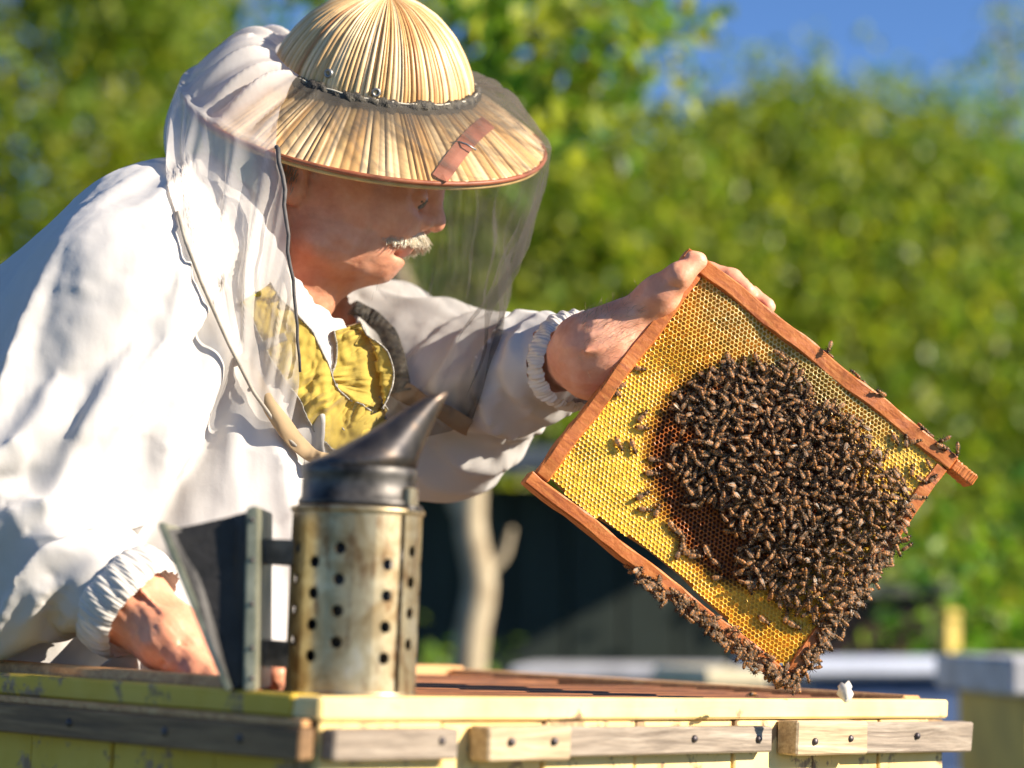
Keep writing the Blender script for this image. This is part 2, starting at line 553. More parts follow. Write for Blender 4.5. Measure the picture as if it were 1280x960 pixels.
# wall planks: right-hand face (v = 0) and left-hand face (u = 0)
u = 0.0
for k, w in enumerate([0.118, 0.106, 0.104, 0.122, 0.107, 0.096, 0.0995]):
    hbox('plank', (u + 0.001, 0.0015 * (k % 2), HB), (min(u + w - 0.0015, L1), 0.022, -0.0165), CRM_V, 0.0012, 0.0004)
    u += w
v = 0.0235
for k, w in enumerate([0.085, 0.115, 0.098, 0.11, 0.105, 0.09]):
    hbox('plank', (0.0015 * (k % 2) + 0.002, v, HB), (0.024, min(v + w - 0.0015, L2), -0.0165), YEL_V, 0.0012, 0.0004)
    v += w
hbox('back_wall', (0.0245, L2 - 0.024, HB), (L1 - 0.0245, L2 - 0.001, -0.016), ORANGEW)
hbox('side_wall', (L1 - 0.024, 0.0235, HB), (L1 - 0.001, L2 - 0.0005, -0.016), ORANGEW)
hbox('floor_board', (0.026, 0.026, HB + 0.01), (L1 - 0.026, L2 - 0.026, HB + 0.03), ORANGEW)
# top rails
hbox('rail', (-0.003, -0.004, -0.0155), (L1 + 0.002, 0.024, 0.0), CRM_H, 0.002, 0.0006)
hbox('rail', (-0.0025, 0.025, -0.0155), (0.025, L2, 0.0005), YEL_H, 0.002, 0.0006)
hbox('rail', (0.026, L2 - 0.026, -0.015), (L1, L2 + 0.001, 0.006), ORANGEW, 0.002, 0.0006)
hbox('rail', (L1 - 0.026, 0.025, -0.015), (L1 + 0.001, L2 - 0.027, 0.003), ORANGEW, 0.002, 0.0006)
# battens, nailed on in pieces
def batten(a, b, mat, v0, z0=-0.0415, z1=-0.0205, nails=()):
    o = hbox('batten', (a, v0, z0), (b, -0.0005, z1), mat, 0.0015, 0.0009)
    for (q, zz) in nails:
        M = Matrix.Translation((q, v0 - 0.001, zz)) @ Matrix.Rotation(R(90), 4, 'X')
        n = lathe('nail', [(0.0, 0.0015), (0.0022, 0.0012), (0.003, 0.0), (0.003, -0.002)], NAILM, None, M, 10)
        n.parent = o
batten(0.002, uo(560), GREYW, -0.013, nails=[(uo(538), -0.029)])
batten(uo(588), uo(690), PALEW, -0.021, -0.0435, -0.0195, nails=[(uo(615), -0.03), (uo(668), -0.03)])
batten(uo(690) + 0.001, uo(948), GREYW, -0.014, nails=[(uo(850), -0.03), (uo(930), -0.031)])
batten(uo(969), uo(1056), PALEW, -0.022, -0.0445, -0.0165, nails=[(uo(990), -0.033), (uo(1034), -0.031)])
batten(uo(1056) + 0.001, uo(1192), GREYW, -0.018, -0.0445, -0.0185, nails=[(uo(1122), -0.03)])
o = hbox('batten', (-0.016, 0.0, -0.0425), (-0.0015, L2, -0.021), BROWNW, 0.0015, 0.0008)
for q in (0.06, 0.14, 0.25, 0.36, 0.5):
    M = Matrix.Translation((-0.0165, q, -0.031)) @ Matrix.Rotation(R(-90), 4, 'Y')
    n = lathe('nail', [(0.0, 0.0015), (0.0025, 0.0012), (0.0035, 0.0), (0.0035, -0.002)], NAILM, None, M, 10)
    n.parent = o
hbox('ledge', (-0.012, 0.003, -0.0205), (-0.0028, L2 - 0.01, -0.0158), ORANGEW, 0.001, 0.0006)

# the frames that still hang in the hive
FRW = mat_wood('frame_wood_propolis', (0.10, 0.035, 0.012), (0.18, 0.065, 0.022), (0.27, 0.11, 0.04), axis=0, scale=8, rough=0.5)
ORD = ['first', 'second', 'third', 'fourth', 'fifth', 'sixth', 'seventh', 'eighth', 'ninth', 'tenth']
def hive_frame(v0, first):
    r = thing('hanging_frame', '%s brown frame hanging in the open hive, counted from the cream front rail' % ORD[first], 'hive frame', group='frames hanging inside the open hive')
    r.matrix_world = HM @ Matrix.Translation((0.03, v0, 0))
    for nm, a, b in (('top_bar', (0, 0, -0.014), (L1 - 0.06, 0.024, -0.002)), ('side_bar', (0.02, 0.001, -0.27), (0.03, 0.023, -0.0145)), ('side_bar', (L1 - 0.09, 0.001, -0.27), (L1 - 0.08, 0.023, -0.0145)), ('bottom_bar', (0.0205, 0.004, -0.281), (L1 - 0.0805, 0.02, -0.2705)), ('comb', (0.031, 0.006, -0.262), (L1 - 0.091, 0.018, -0.0145))):
        o = bm_obj(nm, box_bm(a, b, None, 0.001, 0.0003), FRW if nm != 'comb' else COMBP)
        o.parent = r
    return r
COMBP = mat_plain('dark_comb', (0.12, 0.06, 0.01), (0.3, 0.17, 0.03), 120, 0.6)
for q, k in enumerate([0, 1, 2, 3, 4, 5, 6, 9, 10, 11]):
    hive_frame(0.034 + 0.0445 * k, q)
# loose spacer strip that lies on the frames along the rim
sp = bm_obj('spacer_strip', box_bm((0.028, 0.13, -0.0015), (0.052, 0.56, 0.0085), HM, 0.0015, 0.0008), ORANGEW)
tag(sp, 'loose orange wooden strip lying along the yellow rim of the open hive', 'wood strip')
w0 = W(1056, 866, 1.93)
wv = [Vector((math.sin(a) * math.cos(b), math.sin(a) * math.sin(b), math.cos(a))) for a in np.linspace(0.01, 3.1, 6) for b in np.linspace(0, 5.5, 8)]
wl_ = HINV @ w0
wl_.z = 0.003
wl_.x = min(wl_.x, L1 - 0.013)
wb = HM @ (wl_ + Vector((0, 0, 0.0075)))
wax = mk('wax_crumb', [wb + Vector((p.x * 0.006, p.y * 0.005, p.z * 0.0075)) * (1 + 0.3 * math.sin(9 * p.x + 5 * p.z)) for p in wv], [(i * 8 + k, i * 8 + (k + 1) % 8, (i + 1) * 8 + (k + 1) % 8, (i + 1) * 8 + k) for i in range(5) for k in range(8)], mat_plain('white_wax', (0.6, 0.56, 0.48), (0.8, 0.76, 0.7), 200, 0.5))
tag(wax, 'small white crumb of wax on the rim of the open hive', 'wax')
# ================================================================ smoker
TIN = NT('tarnished_tin')
v = TIN.coord('Object')
f = TIN.noise(v, 26, 7, 0.68, 0.6)
f2 = TIN.noise(TIN.coord('Object', (1, 1, 0.35)), 70, 5, 0.7)
c = TIN.ramp(f, [(0.28, (0.12, 0.065, 0.025)), (0.42, (0.34, 0.25, 0.13)), (0.6, (0.50, 0.42, 0.27)), (0.8, (0.62, 0.57, 0.46))])
c = TIN.mix(TIN.ramp(f2, [(0.52, (0, 0, 0)), (0.66, (0.9, 0.9, 0.9))]), c, (0.16, 0.07, 0.025))
TIN.base(c)
TIN.set(Metallic=0.85, Roughness=0.4)
TIN.bump(f2, 0.25, 0.0008)
TIN = TIN.m
SOOT = mat_plain('sooty_metal', (0.02, 0.019, 0.018), (0.13, 0.12, 0.11), 45, 0.5, 0.6, 0.3)
CONE = NT('heat_blued_spout')
v = CONE.coord('Object')
f = CONE.noise(v, 30, 6, 0.65)
CONE.base(CONE.ramp(f, [(0.3, (0.025, 0.025, 0.03)), (0.5, (0.09, 0.08, 0.075)), (0.72, (0.25, 0.17, 0.11))]))
CONE.set(Metallic=0.7, Roughness=0.42)
CONE = CONE.m
LEATH = mat_plain('black_leather', (0.012, 0.011, 0.011), (0.03, 0.027, 0.026), 40, 0.62, 0, 0.4, 0.002)
STRIP = mat_plain('grey_green_metal_edging', (0.20, 0.21, 0.15), (0.42, 0.41, 0.30), 30, 0.42, 0.5, 0.2)

SD = 1.72
sb = W(437, 869, SD)
smk = thing('bee_smoker', 'tarnished metal bee smoker with perforated guard, slanted spout and black bellows on the hive corner', 'smoker', sb)
SM = Matrix.Translation(sb) @ Matrix.Rotation(R(2.2), 4, 'Y')
RS, HS = 0.0462, 0.131
def shield():
    V, F = [], []
    cols = [(-34, 0), (-10, 1), (33, 0), (62, 1), (86, 0), (110, 1), (134, 0), (158, 1), (182, 0), (206, 1), (230, 0), (254, 1), (278, 0), (302, 1)]
    cols = [(a, s) for a, s in cols]
    idx = {}
    def add(ang, z):
        key = (round(ang * 50), round(z * 1e6))
        if key not in idx:
            th = R(ang - 90)
            V.append(SM @ Vector((RS * math.cos(th), RS * math.sin(th), z)))
            idx[key] = len(V) - 1
        return idx[key]
    ch, cw, rh = 0.0216, 24.0, 0.0043
    half = cw / 2
    spans = [(a - half, a + half, s) for a, s in cols] + [(2, 21, None), (314, 326 - 12, None)]
    for (a0, a1, s) in spans:
        if a1 - a0 < 1: continue
        n = 4 if s is not None else 3
        A = [a0 + (a1 - a0) * k / n for k in range(n + 1)]
        if s is None:
            zs = [0.0, HS]
            for k in range(n): F.append((add(A[k], 0), add(A[k + 1], 0), add(A[k + 1], HS), add(A[k], HS)))
            continue
        zb = 0.0165 + (0.010 if s else 0.0)
        zt = zb + 4 * ch
        for k in range(n):
            F.append((add(A[k], 0), add(A[k + 1], 0), add(A[k + 1], zb), add(A[k], zb)))
            F.append((add(A[k], zt), add(A[k + 1], zt), add(A[k + 1], HS), add(A[k], HS)))
        for q in range(4):
            z0 = zb + q * ch
            zc, ac = z0 + ch / 2, (a0 + a1) / 2
            out = [(A[k], z0) for k in range(4)] + [(a1, z0 + ch * k / 4) for k in range(4)] + [(A[4 - k], z0 + ch) for k in range(4)] + [(a0, z0 + ch * (4 - k) / 4) for k in range(4)]
            inn = []
            for (aa, zz) in out:
                dx, dz = R(aa - ac) * RS, zz - zc
                l = math.hypot(dx, dz)
                inn.append((ac + math.degrees(dx / l * rh / RS), zc + dz / l * rh))
            for k in range(16):
                F.append((add(*out[k]), add(*out[(k + 1) % 16]), add(*inn[(k + 1) % 16]), add(*inn[k])))
    o = mk('perforated_guard', V, F, TIN, smk)
    m = o.modifiers.new('thick', 'SOLIDIFY')
    m.thickness = 0.0009
    m.offset = -1
    es = o.modifiers.new('crisp', 'EDGE_SPLIT')
    es.split_angle = R(35)
    return o
guard = shield()
lathe('rolled_rim', [(RS - 0.001, HS - 0.004), (RS + 0.0014, HS - 0.003), (RS + 0.0018, HS - 0.0005), (RS + 0.0006, HS + 0.001), (RS - 0.002, HS + 0.0008)], TIN, smk, SM)
lathe('fire_can', [(0, 0.002), (0.0405, 0.002), (0.0405, HS + 0.004), (0.0, HS + 0.004)], SOOT, smk, SM)
lathe('base_ring', [(RS + 0.0002, 0.004), (RS + 0.0011, 0.003), (RS + 0.0008, 0.0), (RS - 0.004, -0.0006), (0, -0.0006)], TIN, smk, SM)
# lid collar with its beading
cap = lathe('lid_collar', [(0.039, HS + 0.001), (0.0425, HS + 0.0012), (0.0428, HS + 0.006), (0.0408, HS + 0.0072), (0.0405, HS + 0.022), (0.0412, HS + 0.0235), (0.0412, HS + 0.0285), (0.0395, HS + 0.0305), (0.033, HS + 0.031)], SOOT, smk, SM)
# slanted spout: oblique cone
SMI = SM.inverted()
zc0 = HS + 0.0305
tip = SMI @ W(545, 494, SD)
V, F = [], []
NS = 40
for k in range(9):
    t = k / 8
    r = 0.0402 * (1 - t) + 0.0085 * t
    r *= 1 - 0.03 * math.sin(math.pi * t)
    cx, cz = tip.x * t, zc0 + (tip.z - zc0) * t
    for j in range(NS):
        th = 2 * math.pi * j / NS
        V.append(SM @ Vector((cx + r * math.cos(th), r * math.sin(th), cz + r * math.cos(th) * 0.25 * t)))
for k in range(8):
    for j in range(NS):
        F.append((k * NS + j, k * NS + (j + 1) % NS, (k + 1) * NS + (j + 1) % NS, (k + 1) * NS + j))
sp_o = mk('spout', V, F, CONE, smk)
m = sp_o.modifiers.new('thick', 'SOLIDIFY')
m.thickness = 0.0008
# hinge at the back of the lid
th0 = R(-28)
HMx = SM @ Matrix.Rotation(th0, 4, 'Z') @ Matrix.Translation((0.0425, 0, HS))
box('hinge', (-0.002, -0.006, -0.001), (0.004, 0.006, 0.016), TIN, smk, HMx, 0.001)
tube('hinge_pin', [HMx @ Vector((0.003, -0.009, 0.001)), HMx @ Vector((0.003, 0.009, 0.001))], 0.0028, SOOT, smk, 8)

# bellows
BD = 1.668
def Bp(px, py, y):
    p = W(px, py, BD)
    return Vector((p.x, y, p.z))
yn, yf = BD, BD + 0.105
def slab(name, quad, mat, parent, y0=yn, y1=yf, bev=0.0012):
    bm = bmesh.new()
    a = [bm.verts.new(Bp(x, y, y0)) for x, y in quad]
    b = [bm.verts.new(Bp(x, y, y1)) for x, y in quad]
    bm.faces.new(a)
    bm.faces.new(b[::-1])
    n = len(quad)
    for k in range(n): bm.faces.new((a[k], b[k], b[(k + 1) % n], a[(k + 1) % n]))
    bmesh.ops.recalc_face_normals(bm, faces=bm.faces)
    if bev: bmesh.ops.bevel(bm, geom=list(bm.edges), offset=bev, segments=2, affect='EDGES')
    return bm_obj(name, bm, mat, parent)
bel = slab('bellows', [(203, 664), (308, 640), (309, 860), (287, 860)], LEATH, smk, yn + 0.006, yf - 0.004, 0.003)
# pinched leather pleats at the near side
for (q, dy) in (((212, 668), 0.0), ((300, 646), 0.0)):
    pass
V, F = [], []
NU, NV = 14, 12
for j in range(NV + 1):
    t = j / NV
    xl, xr = 204 + (288 - 204) * t, 308
    yl, yr = 663 + (860 - 663) * t, 640 + (860 - 640) * t
    for i in range(NU + 1):
        s = i / NU
        px, py = xl + (xr - xl) * s, yl + (yr - yl) * s
        dent = 0.016 * math.sin(math.pi * s) ** 1.5 * (1 - 0.6 * t) + 0.002 * math.sin(11 * s + 6 * t)
        V.append(Bp(px, py, yn + 0.001 + dent))
for j in range(NV):
    for i in range(NU):
        a = j * (NU + 1) + i
        F.append((a, a + 1, a + NU + 2, a + NU + 1))
mk('leather_fold', V, F, LEATH, bel)
bb = slab('bellows_board', [(196, 654), (205, 652), (291, 862), (281, 864)], STRIP, smk)
bb2 = slab('bellows_board', [(308, 634), (322, 632), (320, 863), (304, 864)], STRIP, smk)
for q in (650, 700, 755, 810, 848):
    M = Matrix.Translation(Bp(315, q, yn - 0.0004)) @ Matrix.Rotation(R(90), 4, 'X')
    lathe('tack', [(0, 0.0012), (0.0014, 0.0008), (0.0018, 0)], NAILM, bb2, M, 8)
slab('bracket', [(322, 671), (372, 673), (372, 706), (322, 703)], SOOT, smk, BD + 0.035, BD + 0.065, 0.001)
slab('bracket', [(321, 800), (368, 804), (368, 838), (321, 834)], SOOT, smk, BD + 0.035, BD + 0.065, 0.001)
# ================================================================ the held honeycomb frame
FA = R(-8)
FN = Vector((-math.sin(FA), -math.cos(FA), 0))        # comb faces this way
FH = Vector((math.cos(FA), -math.sin(FA), 0))
FT = R(37.4)
EX = FH * math.cos(FT) - Vector((0, 0, 1)) * math.sin(FT)   # along the top bar
EY = FH * math.sin(FT) + Vector((0, 0, 1)) * math.cos(FT)   # from bottom bar to top bar
FO = W(930, 590, 2.0)
FMX = Matrix((( EX.x, EY.x, FN.x, FO.x), (EX.y, EY.y, FN.y, FO.y), (EX.z, EY.z, FN.z, FO.z), (0, 0, 0, 1)))
FINV = FMX.inverted()
def PL(px, py, w=0.0):
    """place of the photograph -> (u, v) on the plane of the frame"""
    d = W(px, py, 1.0) - Vector((0, 0, CAMZ))
    o = Vector((0, 0, CAMZ))
    k = (FO + FN * w - o).dot(FN) / d.dot(FN)
    q = FINV @ (o + d * k)
    return q.x, q.y
HW = 0.0118                                            # half depth of the bars
cT, cR, cB, cL = PL(881, 325, HW), PL(1203, 571, HW), PL(986, 858, HW), PL(652, 601, HW)
u0, u1 = (cT[0] + cL[0]) / 2, (cR[0] + cB[0]) / 2
v1, v0 = (cT[1] + cR[1]) / 2, (cL[1] + cB[1]) / 2
FRAMEW = NT('propolis_stained_wood')
t = FRAMEW
v = t.coord('Object', (4, 30, 30))
g = t.noise(v, 9, 6, 0.65, 1.0)
v2 = t.coord('Object')
c = t.ramp(g, [(0.3, (0.28, 0.065, 0.012)), (0.5, (0.50, 0.145, 0.028)), (0.72, (0.63, 0.24, 0.06))])
c = t.mix(t.ramp(t.noise(v2, 45, 6, 0.7), [(0.55, (0, 0, 0)), (0.75, (0.7, 0.7, 0.7))]), c, (0.12, 0.03, 0.008))
t.base(c)
t.set(Roughness=0.5)
t.bump(t.noise(v2, 90, 6, 0.7), 0.5, 0.002)
FRAMEW = t.m
hf = thing('honeycomb_frame', 'wooden hive frame with yellow honeycomb covered in bees held up by one hand', 'hive frame', FO)
hf.rotation_euler = FMX.to_euler()
def fbar(name, a, b, seed, axis):
    """slightly uneven bar with wax-chewed edges, grain along it"""
    bm = bmesh.new()
    bmesh.ops.create_cube(bm, size=1.0)
    ln = Vector(b) - Vector(a)
    for q in bm.verts:
        q.co = Vector([(a[i] + b[i]) / 2 + q.co[i] * ln[i] for i in range(3)])
    es = [e for e in bm.edges if abs((e.verts[0].co - e.verts[1].co)[axis]) > 0.5 * ln[axis]]
    bmesh.ops.subdivide_edges(bm, edges=es, cuts=24)
    bmesh.ops.bevel(bm, geom=[e for e in bm.edges if len(e.link_faces) == 2 and e.calc_face_angle(0) > 0.5], offset=0.0012, segments=1, affect='EDGES')
    r = random.Random(seed)
    for q in bm.verts:
        s = q.co[axis] * 60
        for i in range(3):
            if i != axis: q.co[i] += 0.0007 * math.sin(s * 1.3 + seed + i * 2) + r.uniform(-0.00045, 0.00045)
    o = bm_obj(name, bm, FRAMEW)
    o.parent = hf
    return o
BT, BS = 0.0138, 0.0125
lugA, lugB = PL(861, 311, HW)[0], PL(1227, 592, HW)[0]
fbar('top_bar', (u0 - 0.001, v1 - BT, -HW), (u1, v1, HW), 1, 0)
fbar('top_bar_lug', (lugA, v1 - 0.0105, -HW + 0.002), (u0 - 0.0012, v1 - 0.001, HW - 0.002), 2, 0)
fbar('top_bar_lug', (u1 + 0.0002, v1 - 0.0115, -HW + 0.002), (lugB, v1 - 0.001, HW - 0.002), 3, 0)
fbar('side_bar', (u0, v0 + 0.0115, -HW + 0.0006), (u0 + BS, v1 - BT - 0.0003, HW - 0.0006), 4, 1)
fbar('side_bar', (u1 - BS, v0 + 0.0115, -HW + 0.0006), (u1 - 0.0008, v1 - BT - 0.0003, HW - 0.0006), 5, 1)
fbar('bottom_bar', (u0 - 0.003, v0, -HW), (u1 + 0.0012, v0 + 0.0112, HW), 6, 0)

# ---------------------------------------------------------------- comb
poly = [PL(*q) for q in [(872, 348), (1000, 440), (1100, 515), (1182, 578), (1180, 592), (1090, 705), (1012, 812), (1000, 826), (975, 832), (945, 812), (915, 780), (882, 752), (852, 721), (812, 689), (772, 663), (737, 642), (708, 619), (688, 598), (684, 580), (700, 560), (790, 450)]]
PU = np.array(poly)
def in_poly(P, Q):
    x, y = P[:, 0], P[:, 1]
    res = np.zeros(len(P), bool)
    n = len(Q)
    for i in range(n):
        x1, y1 = Q[i]
        x2, y2 = Q[(i + 1) % n]
        cnd = (y1 > y) != (y2 > y)
        with np.errstate(divide='ignore', invalid='ignore'):
            res ^= cnd & (x < (x2 - x1) * (y - y1) / (y2 - y1) + x1)
    return res
PITCHC = 0.0038
RH = PITCHC / math.sqrt(3)
cen = []
j = 0
vv = v0 + 0.008
while vv < v1 - 0.006:
    uu = u0 + 0.008 + (PITCHC / 2 if j % 2 else 0)
    while uu < u1 - 0.006:
        cen.append((uu, vv))
        uu += PITCHC
    vv += PITCHC * math.sqrt(3) / 2
    j += 1
cen = np.array(cen)
cen = cen[in_poly(cen, PU)]
def gauss(P, px, py, sx, sy, ang=0):
    q = PL(px, py)
    d = P - np.array(q)
    # ang measured on the picture; axes in (u, v)
    ca, sa = math.cos(ang), math.sin(ang)
    a = (d[:, 0] * ca + d[:, 1] * sa) / (sx * 0.00066)
    b = (-d[:, 0] * sa + d[:, 1] * ca) / (sy * 0.00066)
    return np.exp(-0.5 * (a * a + b * b))
p3 = np.column_stack([cen, np.zeros(len(cen))])
brood = np.clip(1.6 * gauss(cen, 902, 555, 52, 56) + 1.3 * gauss(cen, 920, 666, 36, 34) + 1.2 * gauss(cen, 960, 600, 90, 90), 0, 1)
brood = np.clip((brood - 0.42) * 3.2, 0, 1)
honey = np.clip(1.3 * gauss(cen, 1040, 440, 130, 22) + gauss(cen, 1110, 540, 80, 34), 0, 1)       # capped band under the top bar
whitewax = np.clip(1.4 * gauss(cen, 985, 432, 75, 20) + 1.2 * gauss(cen, 1050, 498, 55, 16) + 0.6 * gauss(cen, 900, 400, 70, 35), 0, 1)
drawn = np.clip(1.5 * gauss(cen, 890, 410, 95, 52) + whitewax + brood + 0.7 * gauss(cen, 960, 780, 70, 60), 0, 1)
nz = vnoise(p3 * 90, 3)
rim = np.outer(1 - brood, (0.92, 0.56, 0.05)) + np.outer(brood, (0.42, 0.12, 0.014))
rim = rim * (1 - 0.75 * whitewax[:, None]) + np.outer(0.75 * whitewax, (0.80, 0.66, 0.33))
rim *= (1 + 0.12 * nz)[:, None] * rng.uniform(0.88, 1.1, (len(cen), 1))
well = np.outer(1 - brood, (0.90, 0.50, 0.02)) + np.outer(brood, (0.24, 0.045, 0.006))
well = well * drawn[:, None] + rim * 0.93 * (1 - drawn[:, None])
well = well * (1 - 0.5 * honey[:, None]) + np.outer(0.5 * honey, (0.42, 0.30, 0.05))
well *= (1 + 0.16 * nz)[:, None] * rng.uniform(0.72, 1.12, (len(cen), 1))
surf = 0.0082 + 0.0022 * vnoise(p3 * 35, 5) + 0.0014 * honey - 0.001 * brood       # uneven face of the comb
depth = 0.0003 + 0.0026 * drawn + 0.0022 * brood + 0.0003 * rng.random(len(cen))
capped = (honey > 0.55) & (rng.random(len(cen)) < 0.75) & (whitewax < 0.4)
depth[capped] = 0.0004
wallk = np.where(drawn > 0.4, 0.80, 0.72) - 0.03 * rng.random(len(cen))
NC = len(cen)
ang = np.arange(6) * math.pi / 3 + math.pi / 6
hexu = np.column_stack([np.cos(ang), np.sin(ang)]) * RH
rings = []
jit = rng.normal(size=(NC, 1, 2)) * 0.0001
for k, zz in ((1.0, surf + 0.0001), (0.93, surf + 0.00008), (wallk, surf - 0.0002), (wallk * 0.94, surf - depth)):
    kk = np.broadcast_to(np.asarray(k, float), (NC,))[:, None, None]
    xy = cen[:, None, :] + hexu[None] * kk + (jit if not np.isscalar(k) else 0)
    rings.append(np.concatenate([xy, np.broadcast_to(zz[:, None, None], (NC, 6, 1))], 2))
VV = np.stack(rings, 1).reshape(-1, 3)
CCs = np.stack([np.repeat(c[:, None], 6, 1) for c in (rim * 0.95, rim, rim * 0.9, well)], 1).reshape(-1, 3)
FF = []
for rI in range(3):
    for k in range(6):
        k2 = (k + 1) % 6
        FF.append([rI * 6 + k, rI * 6 + k2, (rI + 1) * 6 + k2, (rI + 1) * 6 + k])
cellF = np.array(FF)
offs = (np.arange(NC) * 24)[:, None, None]
Fq = (cellF[None] + offs).reshape(-1, 4).tolist()
Fc = (np.array([18, 19, 20, 21, 22, 23])[None] + (np.arange(NC) * 24)[:, None]).tolist()
WAX = NT('beeswax')
a = WAX.n('VertexColor', layer_name='Col')
WAX.base(a.outputs[0])
WAX.set(Roughness=0.4)
WAX.b.inputs['Subsurface Weight'].default_value = 0.18
WAX.b.inputs['Subsurface Radius'].default_value = (0.004, 0.002, 0.0005)
WAX.b.inputs['Subsurface Scale'].default_value = 0.5
WAX.bump(WAX.noise(WAX.coord('Object'), 260, 4), 0.25, 0.0008)
WAX = WAX.m
cells = mk('comb_cells', VV, Fq + Fc, WAX, None, False, CCs)
cells.parent = hf
cells['kind'] = 'stuff'
# wax core behind the cells
core_u = PU * 1.0
cc = core_u.mean(0)
core = cc + (core_u - cc) * 0.985
nb = len(core)
Vc = [(x, y, 0.0) for x, y in core] + [(x, y, -0.0095) for x, y in core]
Fc2 = [tuple(range(nb)), tuple(range(2 * nb - 1, nb - 1, -1))] + [(k, k + nb, (k + 1) % nb + nb, (k + 1) % nb) for k in range(nb)]
cr = mk('comb_core', Vc, Fc2, WAX, None, False, np.tile((0.5, 0.3, 0.03), (2 * nb, 1)))
cr.parent = hf
def comb_z(u, v):
    d = (cen[:, 0] - u) ** 2 + (cen[:, 1] - v) ** 2
    k = d.argmin()
    return surf[k] if d[k] < 4e-5 else HW * 0.2

# ---------------------------------------------------------------- bees
def bee_mesh(seed):
    r = np.random.default_rng(seed)
    V, F, C, MI = [], [], [], []
    def ell(c, rad, rings, seg, colf, tilt=0.0):
        o = len(V)
        for i in range(rings + 1):
            a = math.pi * i / rings
            for k in range(seg):
                b = 2 * math.pi * k / seg
                x, y, z = -math.cos(a) * rad[0], math.sin(a) * math.cos(b) * rad[1], math.sin(a) * math.sin(b) * rad[2]
                V.append((c[0] + x, c[1] + y, c[2] + z + tilt * x))
                C.append(colf(i / rings, b))
        for i in range(rings):
            for k in range(seg):
                F.append((o + i * seg + k, o + (i + 1) * seg + k, o + (i + 1) * seg + (k + 1) % seg, o + i * seg + (k + 1) % seg))
                MI.append(0)
    tone = r.uniform(0.6, 1.6)
    dark = np.array((0.018, 0.010, 0.006))
    amber = np.array((0.36, 0.14, 0.028)) * tone
    fuzz = np.array((0.12, 0.058, 0.018)) * tone
    ell((0.0053, 0, 0.0022), (0.0013, 0.0017, 0.0016), 5, 8, lambda t, b: dark * 1.4)
    ell((0.0026, 0, 0.0026), (0.0021, 0.0020, 0.0020), 6, 9, lambda t, b: fuzz * (0.75 + 0.5 * r.random()))
    ell((-0.0036, 0, 0.0022), (0.0047, 0.0020, 0.0018), 11, 9, lambda t, b: amber if int(t * 11 + 0.2) % 2 == 0 and t > 0.2 else dark * 1.6 + amber * 0.15, tilt=0.06 + 0.06 * r.normal())
    # wings folded over the abdomen
    for s in (-1, 1):
        o = len(V)
        op = r.uniform(0.0, 0.3)
        pts = [(0.0022, s * 0.0010, 0.0040), (-0.0005, s * (0.0019 + op * 0.001), 0.0043), (-0.0038, s * (0.0022 + op * 0.003), 0.0041), (-0.0058, s * (0.0013 + op * 0.003), 0.0038), (-0.0054, s * (0.0004 + op * 0.0018), 0.0041), (-0.002, s * 0.0003, 0.0044)]
        V.extend(pts)
        C.extend([(0.3, 0.25, 0.18)] * 6)
        F.append(tuple(o + k for k in range(6)))
        MI.append(1)
    # legs and feelers
    for s in (-1, 1):
        for (x0, x1) in ((0.0038, 0.0058), (0.0026, 0.0026), (0.0012, -0.0016)):
            kx = x1 + r.normal() * 0.0005
            v2, f2 = tube_geo([(x0, s * 0.0013, 0.0018), ((x0 + kx) / 2, s * 0.0031, 0.0024), (kx, s * 0.0040, 0.0001)], [0.00035, 0.0003, 0.0002], 4)
            o = len(V)
            V.extend([tuple(q) for q in v2])
            C.extend([dark * 1.5] * len(v2))
            F.extend([tuple(q + o for q in f) for f in f2])
            MI.extend([0] * len(f2))
        v2, f2 = tube_geo([(0.0062, s * 0.0006, 0.0026), (0.0072, s * 0.0012, 0.0032), (0.0083, s * 0.0014, 0.0024)], 0.00018, 3)
        o = len(V)
        V.extend([tuple(q) for q in v2])
        C.extend([dark] * len(v2))
        F.extend([tuple(q + o for q in f) for f in f2])
        MI.extend([0] * len(f2))
    return np.array(V), F, np.array(C), MI
BEE = mat_vcol('bee_body', 0.5, spec=0.35)
wg = NT('bee_wing')
wg.base((0.32, 0.25, 0.17))
wg.set(Roughness=0.34, Alpha=0.24)
WING = wg.m
BM = []
for s in range(6):
    V, F, C, MI = bee_mesh(40 + s)
    me = bpy.data.meshes.new('honeybee')
    me.from_pydata(V.tolist(), [], F)
    me.materials.append(BEE)
    me.materials.append(WING)
    me.polygons.foreach_set('use_smooth', np.ones(len(F), bool))
    me.polygons.foreach_set('material_index', np.array(MI))
    a = me.color_attributes.new('Col', 'FLOAT_COLOR', 'POINT')
    q = np.ones((len(V), 4), np.float32)
    q[:, :3] = C
    a.data.foreach_set('color', q.ravel())
    me.update()
    BM.append((me, V, F, C, MI))

